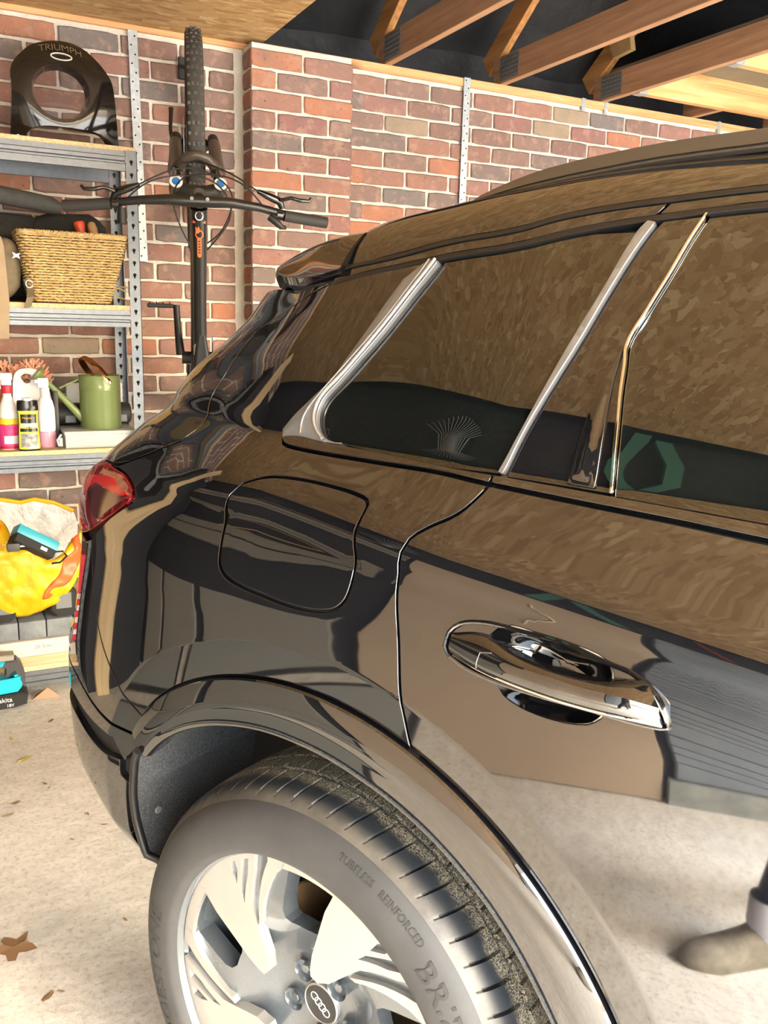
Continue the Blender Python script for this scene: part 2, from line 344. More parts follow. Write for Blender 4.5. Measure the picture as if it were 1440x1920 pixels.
UV = {
 'door_gap': [(0.2056, 1.2021), (0.2005, 1.1913), (0.1815, 1.1664), (0.1453, 1.1427), (0.1283, 1.1267), (0.1248, 1.11), (0.1317, 1.0847), (0.1528, 1.0078), (0.1611, 0.9417), (0.1665, 0.9138), (0.1748, 0.8698), (0.1812, 0.8482)],
 'flap': [(-0.2166, 1.1387), (-0.2483, 1.1264), (-0.2554, 1.1073), (-0.2497, 1.0902), (-0.2249, 1.0683), (-0.2067, 1.0394), (-0.1967, 1.0211), (-0.1807, 1.0103), (-0.1509, 1.0037), (-0.0942, 1.0012), (-0.0458, 1.0003), (-0.0006, 1.0036), (0.0255, 1.0088), (0.0452, 1.0172), (0.0568, 1.0306), (0.0603, 1.0506), (0.0558, 1.0736), (0.0413, 1.0954), (0.0304, 1.1157), (0.0272, 1.1323), (0.0244, 1.1457), (0.0172, 1.1507), (-0.0048, 1.1535), (-0.0615, 1.1537), (-0.1433, 1.1499), (-0.1836, 1.1454)],
 'mold_low': [(-0.2303, 1.1965), (-0.1664, 1.1947), (-0.0358, 1.1984), (0.1192, 1.204), (0.2064, 1.2022), (0.3382, 1.201), (0.4582, 1.2006), (0.5491, 1.1993)],
 'mold_up': [(-0.2525, 1.2103), (-0.1381, 1.2114), (-0.005, 1.2123), (0.1137, 1.2117), (0.2105, 1.2127), (0.3692, 1.2125), (0.4539, 1.2122), (0.5449, 1.212)],
 'mold_tip': [(-0.2582, 1.2078), (-0.2454, 1.2)],
 'glass_left': [(-0.0504, 1.507), (-0.0804, 1.4609), (-0.1168, 1.3906), (-0.1647, 1.317), (-0.1863, 1.2858), (-0.1893, 1.2614), (-0.179, 1.2358), (-0.1526, 1.2192), (-0.1037, 1.2144)],
 'bar_left': [(0.2109, 1.2157), (0.2281, 1.2619), (0.2494, 1.3206), (0.2695, 1.3752), (0.297, 1.4474), (0.3123, 1.4926), (0.3219, 1.5143)],
 'bar_right': [(0.2205, 1.215), (0.2393, 1.2731), (0.2616, 1.3268), (0.2827, 1.3753), (0.3051, 1.4367), (0.3258, 1.488), (0.3432, 1.5214)],
 'blade': [(-0.0767, 1.5102), (-0.126, 1.4876), (-0.1413, 1.4491), (-0.1578, 1.3888), (-0.1828, 1.3264), (-0.2193, 1.2839), (-0.2527, 1.2462), (-0.2682, 1.2237), (-0.2583, 1.2108)],
 'cant_low': [(-0.1935, 1.5095), (-0.0676, 1.5107), (0.1314, 1.5116), (0.1966, 1.5176), (0.3345, 1.5265), (0.4717, 1.5346)],
 'cant_up': [(-0.3809, 1.5287), (-0.2098, 1.5289), (-0.0657, 1.5338), (0.1184, 1.5347), (0.1845, 1.5418), (0.3286, 1.5486), (0.4657, 1.5555)],
 'tail_cut': [(-0.3822, 1.5051), (-0.4626, 1.4948), (-0.5739, 1.47), (-0.6732, 1.4396), (-0.6316, 1.3447), (-0.6433, 1.2551), (-0.6102, 1.1912), (-0.6133, 1.1562), (-0.6789, 1.124), (-0.742, 1.0922), (-0.763, 1.0824)],
 'lamp': [(-0.7186, 0.9794), (-0.6301, 1.0129), (-0.576, 1.0407), (-0.5741, 1.0517), (-0.5979, 1.0585), (-0.6587, 1.0682), (-0.7201, 1.0745), (-0.7967, 1.0753)],
 'lamp_bot': [(-0.8364, 0.9714), (-0.7795, 0.9626)],
 'chrome': [(0.4036, 1.5283), (0.3909, 1.4966), (0.3777, 1.4567), (0.3631, 1.4186), (0.3473, 1.3745), (0.3508, 1.3527), (0.3535, 1.3259), (0.3596, 1.2872), (0.3651, 1.2497), (0.3707, 1.214)],
 'fold': [(0.3468, 1.3738), (0.338, 1.3534), (0.3258, 1.3242), (0.3129, 1.2859), (0.3017, 1.25), (0.2979, 1.2167)],
 'handle': [(0.2232, 1.0224), (0.2268, 1.041), (0.2395, 1.0548), (0.2684, 1.0656), (0.3226, 1.0713), (0.3733, 1.075), (0.4257, 1.0703), (0.4561, 1.0679), (0.4786, 1.055), (0.4929, 1.0344), (0.497, 1.0215), (0.4889, 1.0176), (0.4455, 1.0106), (0.4148, 1.0085), (0.3494, 1.0025), (0.2964, 1.0011), (0.2551, 1.0047), (0.2282, 1.0138)],
 'bowl': [(0.2737, 1.0355), (0.2911, 1.0639), (0.3065, 1.0711), (0.3341, 1.0724), (0.3737, 1.0738), (0.4117, 1.073), (0.426, 1.0687), (0.4304, 1.0608), (0.4288, 1.0148), (0.4233, 1.0016), (0.4098, 0.9876), (0.3853, 0.9796), (0.338, 0.978), (0.3076, 0.987), (0.2957, 1.0005), (0.2856, 1.0157)],
 'bump_seam': [(-0.7205, 0.9655), (-0.6673, 0.8915), (-0.58, 0.8095), (-0.4564, 0.7536), (-0.3914, 0.7346)],
 'bump_mid': [(-0.7636, 0.6645), (-0.5765, 0.6598), (-0.4657, 0.6279)],
 'slot_up': [(-0.648, 0.6102), (-0.5787, 0.63), (-0.5301, 0.6259), (-0.4656, 0.606), (-0.4428, 0.5974)],
 'slot_low': [(-0.6609, 0.5771), (-0.5509, 0.5787), (-0.4864, 0.5662), (-0.4417, 0.5555)],
 'lamp_band': [(-0.8872, 1.0405), (-0.8053, 1.0543), (-0.6981, 1.0597), (-0.6659, 1.0531), (-0.6245, 1.052), (-0.5874, 1.0514), (-0.5996, 1.0462), (-0.7309, 1.0439), (-0.8027, 1.0384), (-0.8318, 1.0163)],
 'lamp_dark': [(-0.8077, 1.0242), (-0.7786, 1.0382), (-0.7097, 1.0433), (-0.5789, 1.0476), (-0.6236, 1.0241), (-0.678, 1.0016), (-0.7103, 1.0022), (-0.7638, 1.0133)],
 'seam': [(-0.384, 1.5896), (-0.3615, 1.5541), (-0.3768, 1.531)],
}
mk_mats()
M['cleat_wood'] = mottled('cleat_wood', (.36, .24, .10), (.46, .32, .15), 14, .7, .1, .002); M['ply'] = mottled('ply', (.20, .165, .115), (.25, .21, .15), 6, .8, .05, .002); M['teeth'] = plain('teeth', (.30, .31, .31), .5, .5)
# ================================================================ room shell
XL, XR, YF = -2.9, 4.4, -4.8
def bx(name, a, b, mat, parent=None, bev=0, **kw): return MB().box(a, b, bev).build(name, M[mat] if isinstance(mat, str) else mat, parent, **kw)
bx('floor', (XL-.2, YF-.6, -.12), (XR+.2, .25, 0), 'concrete', kind='structure')
bx('driveway', (-14, -30, -.14), (16, YF-.6, -.03), 'concrete', kind='structure')
# --- brick wall at the back: mortar core, every visible brick its own piece
wall_back = bx('wall_back', (XL-.2, .009, 0), (XR+.2, .24, 2.447), 'mortar', kind='structure')
BR_H, BR_L, CO, PITCHX = .0655, .2155, .075, .225
def brick_mesh(L, seed, D=.06):
    rnd = random.Random(seed); b = bmesh.new(); ring = []
    hx, hz = L/2, BR_H/2; n = 5
    out = []
    def side(p, q, k):
        for i in range(k): out.append(p.lerp(q, i/k))
    c = [Vector((-hx, 0, -hz)), Vector((hx, 0, -hz)), Vector((hx, 0, hz)), Vector((-hx, 0, hz))]
    side(c[0], c[1], n); side(c[1], c[2], 2); side(c[2], c[3], n); side(c[3], c[0], 2)
    out = [p+Vector((rnd.uniform(-.0016, .0016), 0, rnd.uniform(-.0018, .0018))) for p in out]
    for p in out:
        for cc in c:
            if (p-cc).length < .004: p.x *= .985; p.z *= .93
    back = [b.verts.new((p.x, D, p.z)) for p in out]; mid = [b.verts.new((p.x, .0045, p.z)) for p in out]
    fr = [b.verts.new((p.x-math.copysign(.0045, p.x), rnd.uniform(-.0012, .0008), p.z-math.copysign(.0045, p.z))) for p in out]
    m = len(out)
    for A, B in ((back, mid), (mid, fr)):
        for i in range(m): b.faces.new((A[i], A[(i+1) % m], B[(i+1) % m], B[i]))
    ce = b.verts.new((0, rnd.uniform(-.0012, .0005), 0))
    for i in range(m): b.faces.new((fr[i], fr[(i+1) % m], ce))
    bmesh.ops.recalc_face_normals(b, faces=b.faces)
    me = bpy.data.meshes.new('brick'); b.to_mesh(me); b.free(); me.materials.append(M['brick'])
    for f in me.polygons: f.use_smooth = False
    return me
full = [brick_mesh(BR_L, i) for i in range(7)]; half = [brick_mesh(.1025, 50+i) for i in range(4)]; queen = [brick_mesh(.055, 80+i) for i in range(3)]
def add_brick(parent, me, loc, rz=0):
    o = bpy.data.objects.new('brick', me); o.parent = parent; o.location = loc; o.rotation_euler.z = rz; COL.objects.link(o); return o
def seen(x, y, z):
    d = Vector((x, y, z))-CAM; zz = d.dot(_f)
    if zz < .1: return None
    return 720+1650*d.dot(_r)/zz, 960-1650*d.dot(_u)/zz
rb = random.Random(3); rest = []; cnt = 0
PX0, PX1, PY = -.646, -.206, -.1126
for r in range(0, 33):
    zc = 2.434-.0375-.075*r
    if zc < .03: continue
    x = -.3375 - (.1125 if r % 2 else 0) - 12*PITCHX
    while x < XR:
        cx = x; x += PITCHX
        if PX0-.02 < cx-.1 and cx+.1 < PX1+.03: continue
        if PX0 < cx < PX1 and cx+.1125 < PX1+.04: continue
        L = None
        if cx < PX0 and cx+.1125 > PX0-.012:
            me = half; cx = cx-.056 if cx+.056 > PX0 else cx
            if cx+.05 > PX0-.008: cx = PX0-.008-.0515
        elif cx < PX1+.06 and cx > PX0: me = half; cx = PX1+.056 if cx+.1125-PX1 > .09 else PX1+.03

        else: me = full
        s_ = seen(cx, 0, zc)
        hidden = s_ is None or not (-40 < s_[0] < 1480 and -30 < s_[1] < 1260)
        if s_ and not hidden:
            # behind the car body
            sx, sy = s_
            roof = 585-(sx-470)*.5 if sx < 870 else 410-(sx-870)*.30
            if sx > 300 and sy > max(roof, 300)+60: hidden = True
            if sx > 180 and sy > 880: hidden = True
        if cx < XL or cx > XR: continue
        if hidden or cnt >= 298: rest.append((me, cx, zc))
        else:
            add_brick(wall_back, rb.choice(me), (cx+rb.uniform(-.002, .002), rb.uniform(-.001, .0015), zc+rb.uniform(-.0015, .0015)), 0); cnt += 1
b = bmesh.new()
for me, cx, zc in rest:
    m2 = rb.choice(me); k = len(b.verts); b.from_mesh(m2); b.verts.ensure_lookup_table()
    for v in b.verts[k:]: v.co += Vector((cx, 0, zc))
me = bpy.data.meshes.new('bricks_far'); b.to_mesh(me); b.free(); me.materials.append(M['brick'])
tag(link(bpy.data.objects.new('distant_bricks', me), wall_back), kind='stuff')
# --- brick pier
pier = bx('wall_pier', (PX0+.006, PY+.008, 0), (PX1-.006, .1, 2.45), 'mortar', kind='structure')
for r in range(0, 33):
    zc = 2.434-.0375-.075*r
    if zc < .03: continue
    vis = zc > 1.45
    if not vis and r % 1: continue
    row = [(PX0+.1077, full), (PX1-.1077, full)] if r % 2 == 0 else [(PX0+.0513, half), (0.5*(PX0+PX1), full), (PX1-.0513, half)]
    for cx, me in row: add_brick(pier, rb.choice(me), (cx, PY+rb.uniform(-.0012, .001), zc+rb.uniform(-.001, .001)))
    add_brick(pier, rb.choice(half if vis else half), (PX0, PY/2-.0, zc), -pi/2)
    add_brick(pier, rb.choice(half), (PX1, PY/2, zc), pi/2)
# --- timber plate on the wall
trim = bx('trim_1', (XL, -.004, 2.4475), (XR, .11, 2.4825), 'plate_wood', bev=.002, kind='structure')
for i, x in enumerate((1.075, 1.215, 1.985)):
    m = MB(); m.box((x-.011, -.0065, 2.447-.02), (x+.011, -.0045, 2.4825)); m.box((x-.011, -.0065, 2.481), (x+.011, .04, 2.4845)); m.build('clip', M['galv'], trim)
# --- OSB deck
bx('ceiling', (XL+.05, YF, 2.467), (-.578, .02, 2.4815), 'osb', kind='structure')
m = MB(); m.box((-.62, YF, 2.4825), (-.585, .05, 2.60)); m.build('trim_2', M['rafter_wood'], kind='structure')
# --- roof lining
sl = math.tan(radians(36)); b = MB()
def ff(a, c):
    y = .35-c*5.4; z = 2.56+(.35-y)*sl if y > -2.35 else 2.56+2.7*sl-(-2.35-y)*sl
    return (XL-.2+a*(XR-XL+.4), y, z+.02*sin(a*31+c*9)+.012*sin(a*57-c*40))
b.grid(ff, 60, 60); b.build('roof_lining', M['felt'], kind='structure', smooth=60)
bx('wall_gable_gap', (XL-.25, .24, 2.3), (XR+.2, .4, 2.9), 'felt', kind='structure')
bx('roof_gable', (XL-.3, YF-.4, 2.2), (XL-.2, .4, 6.5), 'felt', kind='structure')
bx('roof_gable', (XR+.2, YF-.4, 2.2), (XR+.3, .4, 6.5), 'felt', kind='structure')
# --- trusses
def truss(x, label):
    t = empty('roof_truss', (x, 0, 2.4825), label, 'roof truss', 'timber roof trusses over the brick wall')
    MB().box((0, YF, 0), (.035, .06, .118), .002).build('bottom_chord', M['truss_wood'], t)
    L = 3.0; an = radians(36)
    Mx = Matrix.Rotation(an, 4, 'X')
    Mx = Matrix.Translation((0, .10, .055)) @ Matrix.Rotation(-an, 4, 'X')
    m = MB(); m.box((.0005, -L, 0), (.0345, .0, .10), .002); bmesh.ops.transform(m.bm, matrix=Mx, verts=m.bm.verts); m.build('rafter', M['rafter_wood'], t)
    m = MB(); m.box((.0, -2.3, .1), (.034, -2.22, 1.65)); m.build('web', M['rafter_wood'], t)
    m = MB(); m.box((-.0025, -.145, .010), (-.0002, .0, .108)); np_ = m.build('nail_plate', M['galv_dark'], t)
    m = MB()
    for i in range(5):
        for j in range(8): m.box((-.0036, -.138+j*.018, .016+i*.019), (-.0024, -.130+j*.018, .021+i*.019))
    m.build('plate_teeth', M['teeth'], np_, smooth=0, kind='stuff')
    return t
for x, lb in ((-.008, 'brown roof truss nearest the loft board edge, first of three over the wall'), (.588, 'brown roof truss in the middle, with the galvanised wall strap below it'), (1.182, 'brown roof truss on the right, with the pale cleat beside its rafter')):
    tr = truss(x, lb)
m = MB(); m.loft([[(x, -.052, 2.770), (x, -.200, 2.772), (x, -.231, 2.660), (x, -.105, 2.650)] for x in (1.148, 1.176)])
tag(m.build('wooden_cleat', M['cleat_wood'], smooth=0), 'pale wooden cleat nailed beside the right-hand truss rafter', 'timber block')
for x, lb in ((1.78, 'short brown trimmer joist between the brick wall and the bright pine joist, nearer one'), (2.38, 'short brown trimmer joist between the wall and the pine joist, over the roof rail')):
    tag(MB().box((x, -.228, 2.4826), (x+.035, .06, 2.60), .002).build('trimmer_joist', M['truss_wood']), lb, 'joist')
for y, lb in ((-.23, 'bright pine ceiling joist running above the top of the brick wall'), (-.80, 'bright pine ceiling joist nearer the camera at the top right')):
    j = bx('ceiling_joist', (1.222, y-.0, 2.4825), (4.2, y+.045, 2.615), 'beam_wood', bev=.002); tag(j, lb, 'joist')
    MB().box((1.221, y-.002, 2.4815), (1.27, y+.05, 2.56), .001).build('joist_hanger', M['galv'], j)
tag(bx('loft_board', (1.225, -1.35, 2.6155), (4.2, .05, 2.63), 'ply'), 'loft board lying on the pine joists at top right', 'board')
# --- galvanised straps
def strap(x, ztop, zbot, tilt, label):
    t = empty('wall_strap', (x, -.0105, zbot), label, 'metal strap'); t.rotation_euler = (0, tilt, 0); H = ztop-zbot
    MB().box((-.0175, 0, 0), (.0175, .0025, H), .0004).build('strap_plate', M['galv'], t)
    m = MB()
    n = int(H/.032)
    for i in range(n):
        m.lathe([(0, 0), (.0036, 0), (.0036, .0006), (0, .0006)], 8, Matrix.Translation(((-.007, .007)[i % 2], -.0004, .02+i*.032)) @ Matrix.Rotation(-pi/2, 4, 'X'))
    m.build('strap_hole', M['hole_dark'], t, kind='stuff'); return t
strap(-1.062, 2.447, 1.607, -.019, 'perforated galvanised strap beside the shelving, left of the bicycle wheel')
strap(.407, 2.484, 1.3, 0, 'perforated galvanised strap on the bare bricks above the car roof')
# --- left wall (seen only as a reflection in the car)
wl = bx('wall_left', (XL-.2, YF, 0), (XL-.03, .25, 1.86), 'matte_black', kind='structure')
bx('wall_left_lining', (XL-.2, YF, 1.86), (XL-.02, .25, 2.47), 'felt', kind='structure')
M['board_grey'] = plain('board_grey', (.26, .25, .225), .7); M['board_tan'] = mottled('board_tan', (.42, .33, .24), (.47, .37, .275), 2.5, .7, .05, .002)
M['slat'] = mottled('slat', (.17, .205, .25), (.235, .27, .315), 5, .5, .05, .002); M['kerb'] = mottled('kerb', (.22, .24, .235), (.38, .40, .39), 12, .8, .2, .004)
for i, (y0, y1, z0, z1) in enumerate(((-2.36, -1.80, .02, .84), (-1.72, -1.08, .02, .84), (-1.0, -.55, .02, .84), (-2.38, -.5, 1.50, 1.63), (-2.38, -.5, 1.66, 1.83))):
    tag(bx('wall_panel', (XL-.03, y0, z0), (XL+.0, y1, z1), 'board_grey', bev=.004), ['grey wall panel beside the plasterboard, lower row', 'grey wall panel in the middle of the lower row', 'grey wall panel in the lower row by the brick corner', 'lower long grey strip panel high on the left wall', 'upper long grey strip panel high on the left wall'][i], 'panel', 'grey panels on the left wall')
pb = tag(bx('plasterboard_sheet', (XL-.012, -3.38, .004), (XL+.005, -2.44, 1.84), 'board_tan', bev=.003), 'tan plasterboard sheet fixed on the left wall with a filled crack', 'board')
m = MB(); rr = random.Random(5); y = -3.12; z = .3; pts = []
for i in range(14): pts.append((XL+.0065, y, z)); y += rr.uniform(-.004, .012); z += .09
m.tube(pts, .006, 5); m.build('filler_line', plain('filler', (.66, .56, .42), .8), pb)
d1 = bx('door_1', (XL-.04, YF+.05, .10), (XL-.02, -3.42, 1.86), 'slat', kind='structure')
for i in range(18): bx('slat', (XL-.02, YF+.05, .105+i*.1), (XL+.004, -3.42, .197+i*.1), 'slat', d1, bev=.006)
bx('trim_3', (XL-.04, YF+.05, 0), (XL+.02, -3.40, .10), 'kerb', kind='structure')
# --- right wall and front wall with the open garage door
bx('wall_right', (XR, YF, 0), (XR+.2, .25, 2.5), 'mortar', kind='structure')
bx('wall_front', (XL-.2, YF-.2, 2.25), (XR+.2, YF, 2.62), 'mortar', kind='structure')
bx('wall_front_pier', (XL-.2, YF-.2, 0), (DOOR_X0, YF, 2.25), 'mortar', kind='structure')
# ================================================================ car
ORG = Vector((-1.4236, -2.6372, 0)); CROT = math.atan2(-.8916, .45282)
car = empty('car', ORG, 'glossy black estate car parked diagonally, rear to the brick wall', 'car', rot=(0, 0, CROT))
def V3(p): return (p[..., 0], -p[..., 1], p[..., 2])
def Pn(u, v, flare=True):
    e = 2e-4
    a = P(u+e, v, flare)-P(u-e, v, flare); c = P(u, v+e, flare)-P(u, v-e, flare)
    m = np.cross(a, c); m /= np.linalg.norm(m, axis=-1, keepdims=True)+1e-12
    return np.where(m[..., 1:2] < 0, -m, m)
def Pno(u, v):
    # outward normal that also holds round the tail
    e = 2e-4
    a = P(u-e, v)-P(u+e, v); c = P(u, v+e)-P(u, v-e)
    m = np.cross(a, c); m /= np.linalg.norm(m, axis=-1, keepdims=True)+1e-12
    k = P(np.array(.6), np.array(.75)); s = np.sign(np.cross(P(np.array(.59), np.array(.75))-P(np.array(.61), np.array(.75)), P(np.array(.6), np.array(.76))-P(np.array(.6), np.array(.74)))[1])
    return m*s
def inv(s, z):
    s = np.atleast_1d(np.asarray(s, float)); z = np.atleast_1d(np.asarray(z, float)); u = s.copy(); v = z.copy()
    for _ in range(24):
        p = P(u, v, False); u = u+(s-p[..., 0]); v = v+(z-p[..., 2])
    return u, v
def smooth_poly(pts, step=.010, corner=38):
    pts = [np.array(p, float) for p in pts]; n = len(pts); out = []
    def is_c(i):
        a = pts[i]-pts[i-1]; b = pts[(i+1) % n]-pts[i]; c = np.dot(a, b)/(np.linalg.norm(a)*np.linalg.norm(b)+1e-12); return c < cos(radians(corner))
    C = [is_c(i) for i in range(n)]
    for i in range(n):
        p0, p1, p2, p3 = pts[i-1], pts[i], pts[(i+1) % n], pts[(i+2) % n]; L = np.linalg.norm(p2-p1)
        if L < 1e-6: continue
        l0 = np.linalg.norm(p1-p0)+1e-9; l2 = np.linalg.norm(p3-p2)+1e-9
        m1 = (p2-p1) if C[i] else ((p1-p0)/l0*.5+(p2-p1)/L*.5)*L
        m2 = (p2-p1) if C[(i+1) % n] else ((p3-p2)/l2*.5+(p2-p1)/L*.5)*L
        k = max(1, int(round(L/step)))
        for j in range(k):
            t = j/k; out.append((2*t**3-3*t**2+1)*p1+(t**3-2*t**2+t)*m1+(-2*t**3+3*t**2)*p2+(t**3-t**2)*m2)
    return np.array(out)
def inside(poly, pts):
    x, y = pts[:, 0], pts[:, 1]; r = np.zeros(len(pts), bool); n = len(poly)
    for i in range(n):
        x1, y1 = poly[i]; x2, y2 = poly[(i+1) % n]
        c = ((y1 > y) != (y2 > y)) & (x < (x2-x1)*(y-y1)/((y2-y1) if y2 != y1 else 1e-12)+x1); r ^= c
    return r
def area(p): x, y = p[:, 0], p[:, 1]; return .5*np.sum(x*np.roll(y, -1)-y*np.roll(x, -1))
def inset(p, d):
    if area(p) < 0: d = -d
    a = p-np.roll(p, 1, 0); b = np.roll(p, -1, 0)-p
    na = np.stack([-a[:, 1], a[:, 0]], 1); nb = np.stack([-b[:, 1], b[:, 0]], 1)
    na /= np.linalg.norm(na, axis=1, keepdims=True)+1e-12; nb /= np.linalg.norm(nb, axis=1, keepdims=True)+1e-12
    m = na+nb; L = np.linalg.norm(m, axis=1, keepdims=True); m = m/np.maximum(L, .2); c = np.clip(np.sum(m*na, 1, keepdims=True), .5, 1)
    return p+m*d/c
def seg_dist(poly, pts):
    best = np.full(len(pts), 9.)
    for i in range(len(poly)):
        a = poly[i]; b = poly[(i+1) % len(poly)]; d = b-a; L = d@d+1e-15
        t = np.clip(((pts-a)@d)/L, 0, 1); q = a+t[:, None]*d; best = np.minimum(best, np.linalg.norm(pts-q, axis=1))
    return best
def panel(name, outline, mat, parent, holes=(), gap=.0018, depth=.014, step=.014, ch=.0014, off=0., crown=0., raw=False, bstep=.010, corner=38, lines=()):
    loops = []
    for k, pl in enumerate([outline]+list(holes)):
        q = np.array(pl, float) if raw else smooth_poly(pl, bstep, corner)
        loops.append(inset(q, gap+ch) if k == 0 else inset(q, -(gap+ch)))
    allp = np.concatenate(loops); lo, hi = loops[0].min(0), loops[0].max(0)
    gx, gy = np.meshgrid(np.arange(lo[0], hi[0], step), np.arange(lo[1], hi[1], step)); g = np.stack([gx.ravel(), gy.ravel()], 1); g[:, 0] += .23*step*((np.round((g[:, 1]-lo[1])/step)) % 2)
    ok = inside(loops[0], g)
    for h in loops[1:]: ok &= ~inside(h, g)
    g = g[ok]
    for L in loops: g = g[seg_dist(L, g) > step*.45]
    ex = []
    for ln in lines:
        q = np.array(ln, float); okl = inside(loops[0], q)
        for h in loops[1:]: okl &= ~inside(h, q)
        q = q[okl]
        for L in loops:
            if len(q): q = q[seg_dist(L, q) > .003]
        if len(q):
            ex.append(q)
            if len(g): 
                d = np.min(np.linalg.norm(g[:, None, :]-q[None], axis=2), axis=1) if len(g)*len(q) < 4e6 else np.ones(len(g)); g = g[d > .0025]
    pts = np.concatenate([allp, g]+ex)
    edges = []; k = 0
    for L in loops:
        n = len(L); edges += [(k+i, k+(i+1) % n) for i in range(n)]; k += n
    r = geometry.delaunay_2d_cdt([Vector((float(a), float(b))) for a, b in pts], edges, [], 0, 1e-7)
    vo = np.array([[p.x, p.y] for p in r[0]]); tri = np.array([f for f in r[2]])
    cen = vo[tri].mean(1); ok = inside(loops[0], cen)
    for h in loops[1:]: ok &= ~inside(h, cen)
    tri = tri[ok]
    u, v = vo[:, 0], vo[:, 1]; N = Pno(u, v); pos = P(u, v)+N*off
    if crown:
        d = np.min([seg_dist(L, vo) for L in loops], axis=0); pos = pos+N*(crown*(1-np.exp(-d/.012)))[:, None]
        e = 1e-3; dd = []
        for du, dv in ((e, 0), (0, e)):
            q = vo+np.array([du, dv]); dp = np.min([seg_dist(L, q) for L in loops], axis=0); q2 = vo-np.array([du, dv]); dm = np.min([seg_dist(L, q2) for L in loops], axis=0)
            dd.append(crown*(np.exp(-dm/.012)-np.exp(-dp/.012))/(2*e))
        eu = P(u+e, v)-P(u-e, v); eu /= np.linalg.norm(eu, axis=1, keepdims=True); ev = P(u, v+e)-P(u, v-e); ev /= np.linalg.norm(ev, axis=1, keepdims=True)
        N = N-eu*dd[0][:, None]-ev*dd[1][:, None]; N /= np.linalg.norm(N, axis=1, keepdims=True)
    verts = [tuple(x) for x in pos]; nor = [tuple(x) for x in N]; faces = [list(t) for t in tri]
    # fix winding
    t0 = tri[:, :]; fn = np.cross(pos[t0[:, 1]]-pos[t0[:, 0]], pos[t0[:, 2]]-pos[t0[:, 0]]); fl_ = np.sum(fn*N[t0[:, 0]], 1) < 0
    faces = [f[::-1] if q else f for f, q in zip(faces, fl_)]
    k0 = 0
    for li, L in enumerate(loops):
        n = len(L); O_ = inset(L, -ch if li == 0 else ch); OD = O_-L
        u0, v0 = L[:, 0], L[:, 1]; NN = Pno(u0, v0); e = 1e-4
        eu = (P(u0+e, v0)-P(u0-e, v0))/(2*e); ev = (P(u0, v0+e)-P(u0, v0-e))/(2*e)
        D = eu*OD[:, :1]+ev*OD[:, 1:]; Dn = D/(np.linalg.norm(D, axis=1, keepdims=True)+1e-12)
        base = P(u0, v0)+NN*off
        rings = [(base, NN), (base+Dn*ch*.7-NN*ch*.3, (NN+Dn)*.7071), (base+Dn*ch-NN*ch, Dn), (base+Dn*ch-NN*depth, Dn)]
        st = len(verts)
        for R_, Q in rings: verts += [tuple(x) for x in R_]; nor += [tuple(x) for x in Q]
        ccw = area(L) > 0
        for ri in range(3):
            for i in range(n):
                a = st+ri*n+i; b = st+ri*n+(i+1) % n; c = b+n; d = a+n
                f = [a, b, c, d]
                pa, pb, pc_ = (np.array(verts[x]) for x in (a, b, d)); fn1 = np.cross(pb-pa, pc_-pa)
                faces.append(f if np.dot(fn1, np.array(nor[a])+np.array(nor[d])) > 0 else f[::-1])
        k0 += n
    me = bpy.data.meshes.new(name); me.from_pydata([(p[0], -p[1], p[2]) for p in verts], [], [f[::-1] for f in faces]); me.update()
    for f in me.polygons: f.use_smooth = True
    me.normals_split_custom_set_from_vertices([(q[0], -q[1], q[2]) for q in nor])
    me.materials.append(M[mat]); o = bpy.data.objects.new(name, me)
    return link(o, parent)
def circ(R, a0, a1, n):
    a = np.radians(np.linspace(a0, a1, n)); u, v = inv(R*np.cos(a), HZ+R*np.sin(a)); return [tuple(x) for x in np.stack([u, v], 1)]
RB, RA = .5352, .595
def RC(a): return float(np.interp(a, [-20, 34, 48, 62, 77, 91, 100, 109, 117, 126, 138, 149, 160], [.441, .443, .446, .445, .443, .4475, .453, .458, .4635, .4695, .477, .485, .487]))
G = UV
flare_lines = [circ(RA-.0045, -10, 150, 170), circ(RA+.0045, -10, 150, 170), circ(RA, -10, 150, 170)]
u_ = np.linspace(-.9, 2.2, 260); crease_lines = [list(zip(u_, np.full_like(u_, vv))) for vv in (1.088, 1.092, 1.096)]
BL = G['mold_low']; BU = G['mold_up']
tc = G['tail_cut']
# ang of key points on the arch circle
def ang_of(uv): p = P(np.array(uv[0]), np.array(uv[1])); return math.degrees(math.atan2(p[2]-HZ, p[0]))
a_seam, a_door = ang_of(G['bump_seam'][-1]), ang_of(G['door_gap'][-1])
arcQ = circ(RB, a_door, a_seam, 60)
quarter = [tuple(p) for p in G['door_gap'][::-1]] + BL[3::-1] + [G['mold_tip'][1]] + [G['mold_tip'][0]] + G['blade'][::-1] + [G['cant_low'][0]] + tc + G['lamp'][8:3:-1] + G['lamp'][3:1:-1] + [G['lamp'][1], G['bump_seam'][0]] + G['bump_seam'][1:-1] + arcQ[::-1]
qp = panel('quarter_panel', quarter, 'paint', car, holes=[G['flap']], lines=flare_lines+crease_lines, bstep=.012)
flap = panel('fuel_flap', G['flap'], 'paint', car, lines=crease_lines, bstep=.008)
FRONT = 1.24
arcD = circ(RB, -4, a_door, 70)
door_b = [(FRONT, .36), (.62, .36)]
door = BL[4:] + [(.75, 1.199), (1.0, 1.199), (FRONT, 1.199)] + door_b + arcD + G['door_gap'][-2:0:-1]
dr = panel('rear_door', door, 'paint', car, holes=[G['bowl']], lines=flare_lines+crease_lines, bstep=.012)
panel('front_door', [(FRONT, .36), (FRONT, 1.199), (2.3, 1.199), (2.3, .36)], 'paint', car, lines=crease_lines, bstep=.02, step=.02)
panel('sill', [(.60, .27), (.60, .36), (2.3, .36), (2.3, .27)], 'matte_black', car, bstep=.03, step=.03)
